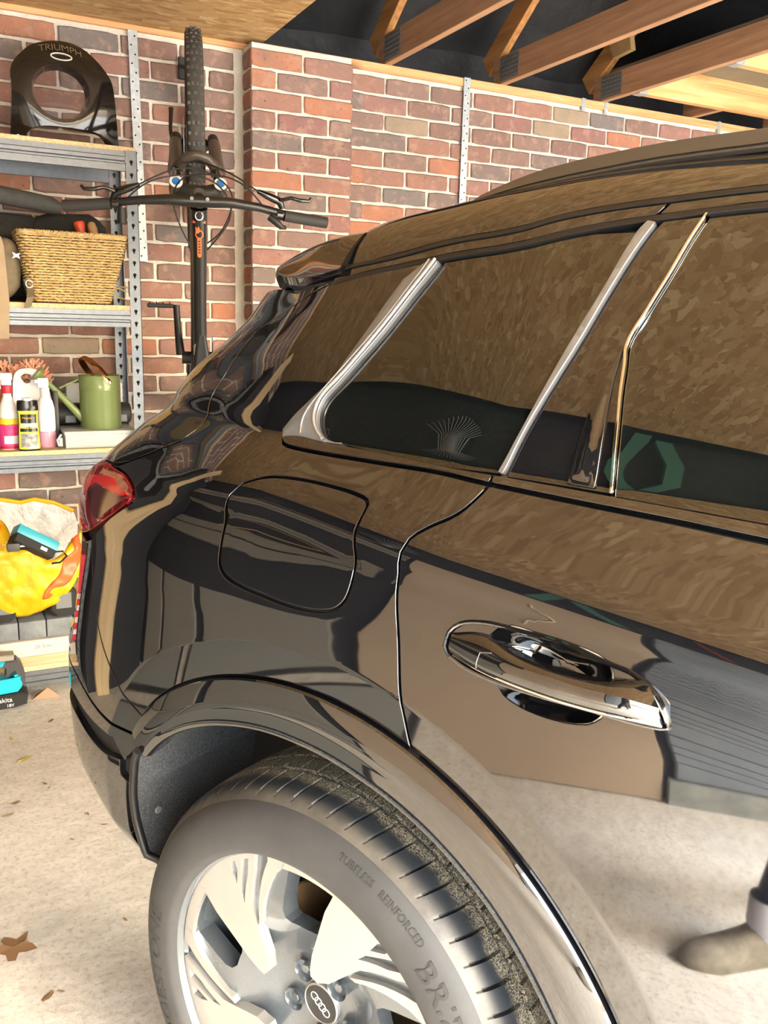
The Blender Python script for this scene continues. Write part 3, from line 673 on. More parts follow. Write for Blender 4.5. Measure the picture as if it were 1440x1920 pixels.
# belt moulding in two pieces split at the door gap
panel('belt_moulding', G['mold_tip'][:1] + BU[:4] + [(.2065, 1.2125), (.2058, 1.2022)] + BL[3::-1] + G['mold_tip'][1:], 'piano', car, off=.004, crown=.003, gap=.0008, step=.006, bstep=.006)
panel('belt_moulding', [(.2078, 1.2125)] + BU[5:] + [(.8, 1.212), (2.25, 1.21), (2.25, 1.1995), (.8, 1.1995)] + BL[:4:-1] + [(.2078, 1.2022)], 'piano', car, off=.004, crown=.003, gap=.0008, step=.006, bstep=.006)
# glass
gl = G['glass_left']; br = G['bar_right']; bl = G['bar_left']
panel('quarter_glass', [(-.0392, 1.5049)] + gl[1:] + [BU[2], BU[3], bl[0]] + bl[1:] + G['cant_low'][3:0:-1], 'glass', car, off=-.004, gap=.0005, step=.02)
panel('silver_blade', G['blade'][:-1] + [G['mold_tip'][0], BU[0], BU[1], gl[-1]] + gl[-2::-1], 'satin', car, off=.003, crown=.006, gap=.0006, step=.006, bstep=.006)
def bead(pts, r, off, mat='silver_bead'):
    q = np.array(pts); d = np.concatenate([[0], np.cumsum(np.linalg.norm(np.diff(q, axis=0), axis=1))]); n = max(8, int(d[-1]/.008)); t = np.linspace(0, d[-1], n); u, v = cubic(d, q[:, 0])(t), cubic(d, q[:, 1])(t); p = P(u, v)+Pno(u, v)*off
    m = MB(); m.tube([(a[0], -a[1], a[2]) for a in p], r, 8); return m.build('trim_bead', M[mat], car)
bead([(x-.0035, y) for x, y in gl[:6]]+[(gl[6][0]-.003, gl[6][1]), (gl[7][0]-.002, gl[7][1]-.004)], .0024, .0075)
bead([(x-.0165+.004*i, y) for i, (x, y) in enumerate(gl[:2])]+[(gl[2][0]-.012, gl[2][1]), (gl[3][0]-.014, gl[3][1]-.003), (gl[4][0]-.018, gl[4][1]-.012), (gl[5][0]-.026, gl[5][1]-.022), (gl[6][0]-.030, gl[6][1]-.018)], .0013, .0088)
panel('silver_bar', [bl[0]] + bl[1:] + [(.3305, 1.5245), br[-1]] + br[-2::-1], 'satin', car, off=.003, crown=.003, gap=.0004, step=.005, bstep=.006)
chx = G['chrome']
panel('pillar_panel', [(x+.004, y) for x, y in br] + [(.352, 1.5265), chx[0]] + chx[1:] + [BU[4]], 'piano', car, off=-.002, gap=.0008, step=.012)
fo = G['fold']
panel('pillar_fold', [chx[2], chx[3], chx[4], (chx[5][0], 1.2165), (fo[3][0], 1.2165), fo[2], fo[1]], 'piano', car, off=.0015, crown=.006, gap=.0002, step=.006, bstep=.008)
cs = [(x+.0042, y) for x, y in chx]
panel('chrome_strip', chx + cs[::-1], 'chrome', car, off=.004, crown=.002, gap=.0001, step=.004, bstep=.008, ch=.001)
panel('door_glass', cs + [BU[5], BU[6], BU[7], (.8, 1.2125), (1.12, 1.2125), (1.12, 1.541), (.8, 1.537)] + [G['cant_low'][5], (.42, 1.5305)], 'glass', car, off=-.004, gap=.0005, step=.02)
panel('pillar_panel', [(1.12, 1.2125), (1.12, 1.541), (1.22, 1.541), (1.22, 1.2125)], 'piano', car, gap=.001, step=.03, bstep=.03)
panel('door_glass', [(1.22, 1.2125), (1.22, 1.541), (2.1, 1.54), (2.25, 1.2125)], 'glass', car, off=-.004, gap=.001, step=.03, bstep=.03)
cl, cu = G['cant_low'], G['cant_up']
lowc = [(x, y+.0045) for x, y in cl]
upc = [(x, y-.004) for x, y in cu]
panel('window_frame', [(tc[0][0]+.01, 1.5075)] + lowc[:4] + [(.3385, 1.5311), (.3505, 1.5455)] + upc[4:0:-1] + [(upc[0][0]+.012, upc[0][1])], 'paint', car, gap=.0004, step=.01, bstep=.01)
panel('window_frame', [(.3415, 1.5312), (.3535, 1.5457)] + upc[6:] + [(.8, 1.5545), (2.2, 1.555), (2.2, 1.545), (.8, 1.541)] + lowc[:4:-1], 'paint', car, gap=.0004, step=.01, bstep=.01)
def strip(name, pts, w0, w1, mat, off, **kw): return panel(name, [(x, y+w0) for x, y in pts]+[(x, y+w1) for x, y in pts[::-1]], mat, car, off=off, gap=.0001, step=.006, bstep=.012, ch=.001, **kw)
strip('window_seal', [(tc[0][0]+.01, 1.5035)]+cl+[(.8, 1.537), (2.1, 1.541)], -.0035, .0042, 'seal', .001, crown=.002)
strip('roof_seal', cu+[(.8, 1.5585), (2.2, 1.559)], -.0040, .0032, 'seal', .0015, crown=.003)
sm_ = G['seam']
roofu = [(x, y+.0035) for x, y in cu]
panel('roof_side', roofu[1:] + [(.8, 1.562), (2.3, 1.5625), (2.3, 1.6335), (.8, 1.6335), (-.36, 1.6335)] + [(-.355, 1.60)] + sm_ + [(-.30, 1.529)], 'paint', car, gap=.001, step=.012, ch=.0008)
SPL = [(-0.1621, -0.272, 1.4744), (-0.2255, -0.3, 1.4668), (-0.2905, -0.33, 1.4634), (-0.3494, -0.358, 1.4667), (-0.3887, -0.378, 1.4729)]
SPU = [(-0.1711, -0.345, 1.5347), (-0.2401, -0.372, 1.5335), (-0.3134, -0.398, 1.5256), (-0.3792, -0.412, 1.5089), (-0.4179, -0.405, 1.4881)]
def spoiler():
    x = np.linspace(0, 1, 5); q = np.concatenate([np.linspace(-.014, .9, 30), np.linspace(.915, 1, 12)]); m = MB()
    L, U_ = (np.stack([cubic(x, np.array(A_)[:, i])(q) for i in range(3)], 1) for A_ in (SPL, SPU)); rings = []
    for k, (l, u_) in enumerate(zip(L, U_)):
        c = np.array([u_[0]-.05-.10*q[k]*0, -.95, u_[2]+.030*(1-q[k]**3)]); nb = np.array([-.05, .62, .78]); r = [l+np.array([.0, -.05, .004]), l+np.array([-.004, -.012, -.012])]
        for f in (0, .03, .08, .18, .32, .5, .68, .84, .94, 1): r.append(l+(u_-l)*f+nb*.004*(sin(pi*f))**.75*(1-.6*q[k]**4))
        for f in (.04, .12, .3, .6, 1): r.append(u_+(c-u_)*f+np.array([0, 0, .012*sin(pi*min(1, f*3))*(1-f)]))
        rings.append([(p[0], -p[1], p[2]) for p in r])
    last = rings[-1]; cc = Vector(last[7]); e2 = [Vector(p).lerp(Vector((p[0]-.012, p[1]+.006, p[2]-.010)), 1) for p in last]; e3 = [Vector((p[0]+.02, p[1]+.03, p[2]-.03)) for p in last]
    rings += [[tuple(p) for p in e2], [tuple(p) for p in e3]]
    m.loft(rings, cap=True, closed=True); return m.build('roof_spoiler', M['paint'], car, smooth=40)
spoiler()
panel('tailgate', [(x-.0035, y) for x, y in tc[:-1]] + [(-.79, 1.082), (-.875, 1.077), (-.95, 1.06), (-.98, 1.0), (-.95, .965), (-.87, .957), (-.77, .955), (-.768, .872), (-.80, .80), (-1.5, .79), (-1.5, 1.545), (-1.1, 1.548), (-.9, 1.55), (-.80, 1.545), (-.72, 1.535), (-.64, 1.523), (-.56, 1.514), (-.45, 1.509)], 'paint', car, gap=.001, step=.014)
lampo = [(-.79, 1.0795), (-.8703, 1.0751), (-.945, 1.058), (-.975, 1.0), (-.945, .967), (-.87, .9595), (-.80, .9605)] + G['lamp'][1:]
lp = panel('tail_lamp', lampo, 'lens', car, off=.003, crown=.006, gap=.0008, step=.008, bstep=.006)
panel('light_band', G['lamp_band'], 'lens_red', lp, off=.0092, gap=.0, step=.008, bstep=.006, ch=.0006, depth=.004)
panel('reflector', G['lamp_dark'], 'lens_dark', lp, off=.0092, gap=.0, step=.008, bstep=.006, ch=.0006, depth=.004)
# bumper
bs = G['bump_seam']
arcM = circ(RB, a_seam, ang_of(G['bump_mid'][-1]), 10)
panel('bumper_upper', bs[:-1] + arcM + [(-.385, .6845), (-.5732, .6640), (-.7579, .6695), (-1.5, .675), (-1.5, .786), (-.80, .796), (-.771, .872), (-.772, .953)], 'paint', car, gap=.0012, step=.014, lines=flare_lines)
arcL = circ(RB, ang_of(G['bump_mid'][-1])+.3, ang_of(G['slot_up'][-1]), 8)
su = G['slot_up']; slw = G['slot_low']
panel('bumper_middle', [(-1.5, .672), (-.7579, .6663), (-.5732, .6607), (-.3845, .6815)] + arcL + [su[3], (-.5, .638), (-.62, .620), (-.72, .612), (-1.5, .60)], 'paint', car, gap=.0012, step=.014, lines=flare_lines)
panel('bumper_slot', [(-1.5, .598), (-.72, .61), (-.62, .618), (-.5, .636), su[3], su[4], slw[3], slw[2], (-.48, .603), (-.58, .582), (-.68, .573), (-1.5, .565)], 'seal', car, off=-.016, gap=0, step=.012)
arcK = circ(RB-.01, ang_of(slw[3])+1, 186, 20)
panel('bumper_lower', [(-1.5, .563), (-.68, .571), (-.58, .580), (-.48, .601), slw[2], slw[3]] + arcK + [(-.545, .30), (-.7, .262), (-1.5, .25)], 'paint', car, gap=.0012, step=.014)
# dark inner shell behind every gap
def shell(name, u0, u1, v0, v1, nu, nv, off, cond=None):
    us = np.linspace(u0, u1, nu); vs = np.linspace(v0, v1, nv); A, B = np.meshgrid(us, vs, indexing='ij'); p = P(A, B)+Pno(A, B)*off
    idx = np.arange(nu*nv).reshape(nu, nv); fs = []
    for i in range(nu-1):
        for j in range(nv-1):
            c = p[i:i+2, j:j+2].mean((0, 1))
            if cond is None or cond(c): fs.append((idx[i, j], idx[i+1, j], idx[i+1, j+1], idx[i, j+1]))
    me = bpy.data.meshes.new(name); me.from_pydata([(q[0], -q[1], q[2]) for q in p.reshape(-1, 3)], [], fs); me.materials.append(M['matte_black']); return link(bpy.data.objects.new(name, me), car)
shell('body_shell', 2.3, -1.5, .27, 1.625, 190, 90, -.013, lambda c: math.hypot(c[0], c[2]-HZ) > .50 and not (c[0] < -.15 and c[2] > 1.44) and not (.245 < c[0] < .46 and .955 < c[2] < 1.085))
# arch cladding
def cladding():
    m = MB(); rings = []
    for ad in np.linspace(-8, 141.5, 150):
        a = radians(ad); rc = RC(ad); r = []
        prof = [(.5345, -.022), (.5340, -.0060), (.5315, -.0030), (.522, -.0012), (.506, -.0007), (.493, -.0010), (.4895, -.0018), (.4865, -.0032)]+[(.4865+(rc-.4865)*f, t-.008) for f, t in ((.3, .0034), (.6, .0016), (.85, .0), (.95, -.0012), (1, -.004))]+[(rc-.0015, -.017), (rc, -.028), (rc+.006, -.06)]
        Rr = np.array(prof); s, z = Rr[:, 0]*cos(a), HZ+Rr[:, 0]*sin(a); u, v = inv(s, z); p0 = P(u, v, False)
        rings.append([(a_, -(b_+t_), c_) for a_, b_, t_, c_ in zip(s, p0[:, 1], Rr[:, 1], z)])
    m.loft(rings, cap=False, closed=False); return m.build('arch_cladding', M['paint'], car, smooth=25)
cladding()
# wheel arch liner: ribbed felt tub, ending in a black edge behind the bumper
def t_at(s_, z_): u, v = inv(s_, z_); return float(P(u, v, False)[0][1])
def r_liner(a): return RC(a)+.010 if a < 138 else float(np.interp(a, [138, 144, 148, 154, 160, 166, 170], [.490, .488, .478, .464, .444, .415, .395]))
m = MB(); rr = []
for a in np.linspace(-15, 168, 230):
    R = r_liner(a); d = sum(math.exp(-((a-rb_)/1.3)**2) for rb_ in (66, 84, 99, 114, 131, 150)); lump = .006*sin(radians(a)*9)
    ar = radians(a); t0 = t_at(R*cos(ar), HZ+R*sin(ar))-.004; pts = []
    for t in np.linspace(0, 1, 16):
        tt = t0-t*.34; Rr = R-.013*d*(1 if .1 < t else 0)+lump*min(1, t*4)+.010*sin(t*3.0)
        pts.append((Rr*cos(ar), -tt, HZ+Rr*sin(ar)))
    rr.append(pts)
m.loft(rr, cap=False, closed=False); m.build('arch_liner', M['liner'], car, smooth=60)
m = MB(); m.lathe([(0, .34), (.5, .34)], 48, Matrix.Translation((0, 0, HZ)) @ Matrix.Rotation(-pi/2, 4, 'X')); m.build('arch_inner_wall', M['matte_black'], car)
m = MB(); ep = []
for a in np.linspace(141, 167, 26):
    ar = radians(a); R = r_liner(a)+.005; s_, z_ = R*cos(ar), HZ+R*sin(ar); ep.append((s_, -(t_at(s_, z_)+.002), z_))
e0 = ep[-1]; ep += [(e0[0]+.014, e0[1]+.012, e0[2]-.010), (e0[0]+.045, e0[1]+.05, e0[2]-.012), (e0[0]+.09, e0[1]+.13, e0[2]-.008)]
m.tube(ep, .0075, 10); m.build('arch_edge', M['seal'], car, smooth=60)
m = MB(); m.lathe([(0, .004), (.006, .003), (.007, 0)], 12, Matrix.Translation((-.398, .075, .535)) @ Matrix.Rotation(pi/2, 4, 'Y')); m.build('liner_screw', M['galv_dark'], car)
# door handle: dish, bar, bezel
def dish():
    poly = smooth_poly(G['bowl'], .006); c = poly.mean(0); m = MB(); rings = []
    for k, (f, d) in enumerate([(1.0, .0002), (.993, -.006), (.98, -.013), (.955, -.022), (.91, -.032), (.84, -.041), (.74, -.049), (.61, -.055), (.46, -.0595), (.28, -.0625), (.1, -.064)]):
        q = c+(poly-c)*f; N = Pno(q[:, 0], q[:, 1]); p = P(q[:, 0], q[:, 1])+N*d; rings.append([(x[0], -x[1], x[2]) for x in p])
    m.loft(rings, cap=False); m.bm.verts.ensure_lookup_table(); m.bm.faces.new(m.bm.verts[-len(poly):]); return m.build('handle_dish', M['piano'], car, smooth=60)
dish()
hb = smooth_poly(G['handle'], .008)
hp = P(hb[:, 0], hb[:, 1]); hn = Pno(hb[:, 0], hb[:, 1])
handle_pts = [(x[0], -x[1]-.002, x[2]) for x in hp]
HB = [(0.2396, 0.004, 1.0155), (0.2781, 0.0137, 1.0098), (0.316, 0.022, 1.0078), (0.3509, 0.026, 1.0066), (0.3846, 0.03, 1.0067), (0.4154, 0.03, 1.0064), (0.4454, 0.03, 1.0075), (0.4727, 0.025, 1.0072), (0.4968, 0.012, 1.0028)]
HC = [(0.2430, 0.008, 1.0348), (0.2847, 0.0177, 1.032), (0.3213, 0.026, 1.0309), (0.355, 0.03, 1.0309), (0.3872, 0.034, 1.0311), (0.4165, 0.034, 1.0298), (0.4452, 0.034, 1.0308), (0.471, 0.029, 1.0289), (0.4936, 0.016, 1.0228)]
HT = [(0.2393, -0.002, 1.037), (0.2727, -0.0003, 1.0455), (0.3076, 0.008, 1.0425), (0.338, 0.012, 1.0364), (0.3683, 0.016, 1.0343), (0.3967, 0.016, 1.0338), (0.4244, 0.016, 1.0346), (0.4494, 0.011, 1.0386), (0.4712, -0.002, 1.041)]
def handle():
    x = np.linspace(0, 1, 9); q = np.linspace(0, 1, 44)
    B, C_, T = (np.stack([cubic(x, np.array(L)[:, i])(q) for i in range(3)], 1) for L in (HB, HC, HT))
    m = MB(); rings = []
    for b, c, t in zip(B, C_, T):
        o = np.array([0, 1, 0]); r = []
        for p in (b+o*-.016+np.array([0, 0, .004]), b+o*-.003+np.array([0, 0, -.0006]), b, b*.8+c*.2+o*.0022, b*.5+c*.5+o*.0036, b*.2+c*.8+o*.0024, c, c*.75+t*.25+np.array([0, 0, .0016])+o*.0008, c*.5+t*.5+np.array([0, 0, .0022])+o*.001, c*.2+t*.8+np.array([0, 0, .0014]), t, t+o*-.016-np.array([0, 0, .003])): r.append((p[0], -p[1], p[2]))
        rings.append(r)
    m.loft(rings); hd = m.build('door_handle', M['piano'], car, smooth=26)
    m = MB(); m.tube([(b[0], -b[1]-.0012, b[2]+.0004) for b in B[1:]], .0015, 8); m.build('handle_trim', M['chrome'], hd)
    m = MB(); k = 6; m.tube([(C_[k+2][0]+.002, -C_[k][1]-.0035, C_[k][2]+.004), (C_[k][0], -C_[k][1]-.0012, C_[k][2]), ((B[k]*.5+C_[k]*.5)[0], -(B[k]*.5+C_[k]*.5)[1]-.0042, (B[k]*.5+C_[k]*.5)[2]), (B[k][0], -B[k][1]-.001, B[k][2])], .0006, 6); m.build('cap_line', M['satin'], hd)
    return hd
handle()
m = MB(); m.tube(handle_pts, .0028, 8, closed=True); m.build('handle_bezel', M['piano'], car)
# roof rail
def rail():
    top = [(-.01, 1.570), (.03, 1.588), (.08, 1.6045), (.14, 1.619), (.22, 1.630), (.31, 1.6385), (.42, 1.643), (.6, 1.648), (1.2, 1.655), (2.2, 1.655)]
    bot = [(-.012, 1.567), (.03, 1.5735), (.08, 1.5815), (.14, 1.589), (.22, 1.598), (.31, 1.6065), (.42, 1.6115), (.6, 1.617), (1.2, 1.624), (2.2, 1.624)]
    ft, fb = pchip(*zip(*top)), pchip(*zip(*bot)); m = MB(); rings = []
    for s_ in np.concatenate([np.linspace(-.0105, .12, 24), np.linspace(.14, 2.2, 50)]):
        a, b = float(ft(s_)), float(fb(s_)); h = a-b; t0 = -.368
        # wide upper face leaning back, groove, narrower lower lip
        rings.append([(s_, -(t0+dt), z) for dt, z in ((-.030, b+.2*h), (-.030, a-.10*h), (-.020, a), (-.012, a-.04*h), (.0, b+.38*h), (.0015, b+.34*h), (-.003, b+.30*h), (.000, b+.26*h), (.001, b+.16*h), (-.004, b+.03*h), (-.012, b))])
    m.loft(rings); m.build('roof_rail', M['rail_black'], car, smooth=24)
    m = MB(); m.box((.14, .372, 1.575), (2.2, .392, 1.60)); m.build('rail_foot', M['seal'], car)
rail()
# ================================================================ wheel
WM = Matrix.Translation((0, 0, HZ)) @ Matrix.Rotation(pi/2, 4, 'X')   # local z -> car -Y (outward); x -> s ; y -> z
def W(m): bmesh.ops.transform(m.bm, matrix=WM, verts=m.bm.verts); return m
m = MB(); m.lathe([(.262, -.010), (.2655, -.003), (.2690, .0), (.2712, -.002), (.2705, -.010), (.262, -.022), (.245, -.05), (.240, -.20), (.262, -.225), (.262, -.228), (.238, -.205), (.236, -.05), (.243, -.03)], 96)
wheel = W(m).build('wheel', M['alloy_grey'], car, smooth=30)
def sec(pts, da=0): return [(r*cos(radians(a+da)), r*sin(radians(a+da))) for r, a in pts]
def dense(pts, n=6):
    out = []
    for (r0, a0), (r1, a1) in zip(pts, pts[1:]+pts[:1]):
        k = max(1, int(max(abs(a1-a0)/3., abs(r1-r0)/.02)))
        out += [(r0+(r1-r0)*i/k, a0+(a1-a0)*i/k) for i in range(k)]
    return out
def tri_poly(poly, holes=(), extra=()):
    loops = [poly]+list(holes); pts = []; ed = []
    for L in loops:
        k = len(pts); pts += [Vector(p) for p in L]; n = len(L); ed += [(k+i, k+(i+1) % n) for i in range(n)]
    for e_ in extra:
        q = np.array([e_])
        if inside(np.array(poly), q)[0] and not any(inside(np.array(h), q)[0] or seg_dist(np.array(h), q)[0] < .004 for h in holes): pts.append(Vector(e_))
    r = geometry.delaunay_2d_cdt(pts, ed, [], 0, 1e-7); vo = np.array([[p.x, p.y] for p in r[0]]); tr = np.array([list(f) for f in r[2]]); c = vo[tr].mean(1)
    ok = inside(np.array(poly), c)
    for h in holes: ok &= ~inside(np.array(h), c)
    return vo, tr[ok]
def plate(poly, holes, ztop, zbot, extra=()):
    # flat faced solid with holes; ztop/zbot may be functions of radius
    m = MB(); vo, tr = tri_poly(poly, holes, extra); zt = ztop if callable(ztop) else (lambda r: ztop); zb = zbot if callable(zbot) else (lambda r: zbot)
    V = [m.bm.verts.new((x, y, zt(math.hypot(x, y)))) for x, y in vo]
    for t in tr: m.bm.faces.new([V[i] for i in t])
    for L in [poly]+list(holes):
        n = len(L); A = [m.bm.verts.new((x, y, zt(math.hypot(x, y)))) for x, y in L]; B = [m.bm.verts.new((x, y, zb(math.hypot(x, y)))) for x, y in L]
        for i in range(n): m.bm.faces.new((A[i], A[(i+1) % n], B[(i+1) % n], B[i]))
    return m
FACE = -.012
blade = [(.2625, 150), (.2625, 111.8), (.232, 115.2), (.178, 125.2), (.166, 126.2), (.128, 129.6), (.104, 133), (.086, 142), (.088, 151.5), (.098, 153.4), (.125, 153.6), (.158, 152), (.21, 150.6), (.244, 148.6)]
slot1 = [(.2545, 126.4), (.2545, 123.6), (.240, 124.0), (.220, 128.0), (.240, 127.8)]
slot2 = [(.2535, 119.8), (.2535, 115.9), (.228, 119.4), (.188, 129.2), (.207, 127.8), (.236, 122.6)]
stripp = [(.2625, 105.6), (.250, 106.4), (.17, 121.4), (.15, 126.0), (.154, 122.4), (.228, 104.9), (.243, 100.0), (.2625, 98.0)]
win = [(.2425, 95.5), (.236, 98.8), (.212, 101), (.172, 105.8), (.158, 105.6), (.150, 103.0), (.146, 92), (.150, 84), (.160, 79.2), (.228, 75.0), (.236, 74.2), (.2425, 76.5)]
rim_arc = [(.2625, 98), (.2435, 99.5), (.2435, 73.5), (.2625, 77.8)]
wins = [sec(dense(win), 72*k) for k in range(5)]
def zweb(r): return -.020 if r > .16 else -.020-.042*min(1, (.16-r)/.09)
circle = [(.2605*cos(radians(a)), .2605*sin(radians(a))) for a in range(0, 360, 4)]
wx = [(r*cos(radians(a)), r*sin(radians(a))) for r in (.012, .03, .045, .06, .075, .09, .105, .12, .135, .15, .165, .19, .22) for a in range(0, 360, 6 if r > .05 else 15)]
web = W(plate(circle, wins, zweb, lambda r: -.052, wx)).build('wheel_web', M['alloy_grey'], wheel, smooth=25)
spk = W(plate(sec(dense(blade)), [sec(dense(slot1)), sec(dense(slot2))], FACE, -.030)).build('spoke_face', M['machined'], wheel, smooth=20)
stp = W(plate(sec(dense(stripp)), [], FACE, -.030)).build('spoke_strip', M['machined'], wheel, smooth=20)
rma = W(plate(sec(dense(rim_arc)), [], FACE, -.030)).build('rim_face', M['machined'], wheel, smooth=20)
Rw = lambda k: Matrix.Translation((0, 0, HZ)) @ Matrix.Rotation(-radians(72*k), 4, 'Y') @ Matrix.Translation((0, 0, -HZ))
for k in range(1, 5):
    for o in (spk, stp, rma):
        c = o.copy(); COL.objects.link(c); c.parent = wheel; c.matrix_local = Rw(k)
for k in range(5):
    a = radians(54+72*k); m = MB(); m.lathe([(.0185, -.052), (.0165, -.056), (.0145, -.075), (0, -.075)], 20, Matrix.Translation((.056*cos(a), .056*sin(a), 0))); sk = W(m).build('bolt_socket', M['alloy_grey'], wheel)
    m = MB(); m.lathe([(0, -.056), (.007, -.056), (.0095, -.060), (.0095, -.075)], 6, Matrix.Translation((.056*cos(a), .056*sin(a), 0))); W(m).build('wheel_bolt', M['alloy_grey'], wheel)
m = MB(); m.lathe([(.034, -.064), (.0335, -.056), (.0315, -.0545), (.0305, -.0555)], 40); W(m).build('cap_ring', M['machined'], wheel)
m = MB(); m.lathe([(.0306, -.0556), (.02, -.0550), (0, -.0548)], 40); W(m).build('centre_cap', plain('cap_black', (.012, .012, .013), .35), wheel)
m = MB(); ca = radians(-38)
for i in range(4):
    x = (i-1.5)*.0098; cx, cy = x*cos(ca), x*sin(ca)
    m.tube([(cx+.0068*cos(2*pi*k/24), cy+.0068*sin(2*pi*k/24), -.0544) for k in range(24)], .0008, 6, closed=True)
W(m).build('ring_emblem', M['white'], wheel)
m = MB(); m.lathe([(.165, -.115), (.168, -.117), (.168, -.145), (.165, -.147), (.09, -.147), (.09, -.115)], 64, close=True); W(m).build('brake_disc', M['disc'], wheel)
m = MB(); m.lathe([(.092, -.108), (.088, -.10), (.07, -.10), (0, -.10)], 40); W(m).build('hub', M['black'], wheel)
m = MB(); m.lathe([(.24, -.19), (.168, -.16), (0, -.16)], 48); W(m).build('dust_shield', M['black'], wheel)
m = MB()
a0, a1 = radians(150), radians(215)
for i in range(12):
    pass
m.prism([(.1*cos(a0+(a1-a0)*i/10), .1*sin(a0+(a1-a0)*i/10)) for i in range(11)]+[(.205*cos(a1-(a1-a0)*i/10), .205*sin(a1-(a1-a0)*i/10)) for i in range(11)], -.10, -.16); W(m).build('brake_caliper', M['black'], wheel)
# tyre
TP = [(.2665, .0), (.272, .010), (.280, .0135), (.300, .0145), (.318, .012), (.332, .006), (.342, -.002), (.3465, -.009)]
sh = [(.3465, -.009), (.352, -.016), (.357, -.024), (.3615, -.034), (.3645, -.046), (.3665, -.060), (.3675, -.070), (.3678, -.0745), (.3600, -.0755), (.3600, -.0835), (.3682, -.0845), (.3690, -.105), (.3692, -.1205), (.3610, -.1215), (.3610, -.1305), (.3692, -.1315), (.3690, -.150), (.3684, -.170), (.3605, -.171), (.3605, -.179), (.3678, -.180), (.3660, -.205), (.3560, -.232), (.3465, -.246)]
m = MB(); m.lathe(TP, 160); tyre = W(m).build('tyre', M['tyre_side'], car, smooth=60)
m = MB(); m.lathe([(.3465, -.246), (.33, -.262), (.30, -.268), (.272, -.25)], 96); W(m).build('inner_sidewall', M['rubber'], tyre)
NB = 66; m = MB(); per = 12; n = NB*per; rings = []
for r, h in sh:
    ring = []
    for k in range(n):
        f = (k % per); curve = 0
        # lateral sipe: narrow at the shoulder, deep through the outer rib
        lat = -h; sweep = (.020*math.exp(-((lat-.0)/.05)**2) + .05*max(0, (.085-lat)))*0
        a = 2*pi*k/n + .06*(1-min(1, lat/.08))**2
        dr = 0
        if f == 0 and .022 < lat < .074: dr = -.0075*min(1, (lat-.02)/.012)
        if f in (1, 11) and .022 < lat < .074: dr = 0
        if f == 6 and .084 < lat < .121: dr = -.005
        if f == 3 and .131 < lat < .171: dr = -.005
        if f == 0 and lat > .18: dr = -.006
        ring.append(((r+dr)*cos(a), (r+dr)*sin(a), h))
    rings.append([m.bm.verts.new(p) for p in ring])
for A, B in zip(rings, rings[1:]):
    for k in range(n): m.bm.faces.new((A[k], A[(k+1) % n], B[(k+1) % n], B[k]))
W(m).build('tread', M['tread'], tyre, smooth=28)
def side_z(r): return float(pchip([p[0] for p in TP], [p[1] for p in TP])(r))
def arc_text(txt, size, R, a_mid, name='tyre_lettering', stretch=1.0, mat='tyre_text'):
    def f(co):
        a = radians(a_mid)-co.x*stretch/R; r = R+co.y; z = side_z(r)+.0002+co.z*.6
        p = Vector((r*cos(a), r*sin(a), z)); return WM @ p
    text_mesh(name, txt, size, M[mat], tyre, f, .0010)
arc_text('BRIDGESTONE', .040, .316, 16, stretch=1.25); arc_text('BRIDGESTONE', .040, .304, 196, stretch=1.2)
arc_text('TUBELESS   REINFORCED', .013, .331, 62, stretch=1.1, name='tyre_small_lettering')
# ================================================================ shelving unit against the brick wall
def P_(n, c, r=.5, m=0, **k): M[n] = plain(n, c, r, m, **k); return M[n]
SX0, SX1, SYF, SYB = -2.05, -1.148, -.36, -.03
su_ = empty('shelving_unit', (SX0, SYF, 0), 'grey steel shelving unit with four chipboard shelves against the brick wall', 'shelving')
su_off = Vector((-SX0, -SYF, 0))
def sbox(m, a, b, **k): return m.box(Vector(a)+su_off, Vector(b)+su_off, **k)
for (x, sx) in ((SX1, -1), (SX0, 1)):
    for (y, sy) in ((SYF, 1), (SYB, -1)):
        m = MB(); a = x; c = x+sx*.039
        sbox(m, (min(a, c), min(y, y+sy*.002), 0), (max(a, c), max(y, y+sy*.002), 1.957)); sbox(m, (min(a, a+sx*.002), min(y, y+sy*.036), 0), (max(a, a+sx*.002), max(y, y+sy*.036), 1.957))
        p = m.build('post', M['steel_grey'], su_)
        m = MB()
        for i in range(45):
            z = .05+i*.0425
            if y != SYF and i % 2: pass
            T = Matrix.Translation(Vector((x+sx*.020, y-.0006 if sy > 0 else y-.0026, z))+su_off) @ Matrix.Rotation(pi/2, 4, 'X')
            m.lathe([(0, 0), (.0062, 0), (.0062, .0005), (0, .0005)], 10, T); T2 = T @ Matrix.Translation((0, -.009, 0))
            m.prism([(-.0025, -.003), (.0025, -.003), (.003, .009), (-.003, .009)], 0, .0005, T2)
        m.build('keyhole', M['hole_dark'], p, smooth=0, kind='stuff')
LV = [(1.969, 1.953), (1.429, 1.411), (.914, .897), (.108, .088)]
for zt, zb in LV:
    m = MB(); sbox(m, (SX0+.004, SYF+.004, zb), (SX1-.004, SYB-.004, zt), bev=.001); m.build('shelf_board', M['chipboard'], su_)
    for y, sg, nm in ((SYF, 1, 'front_beam'), (SYB, -1, 'rear_beam')):
        m = MB(); H = .058 if zt < 1.9 else .066
        prof = [(0, 0), (.0, -.016), (-.004, -.019), (-.004, -.031), (.003, -.034), (.003, -.040), (-.003, -.043), (-.003, -H), (.012, -H), (.012, -H+.002), (.004, -H+.002), (.004, -.002), (.03, -.002), (.03, 0)]
        pl = [(q*sg, w_) for q, w_ in prof]
        m.loft([[Vector((x, y+q, zb+w_))+su_off for q, w_ in pl] for x in (SX0+.041, SX1-.041)]); m.build(nm, M['steel_grey'], su_, smooth=20)
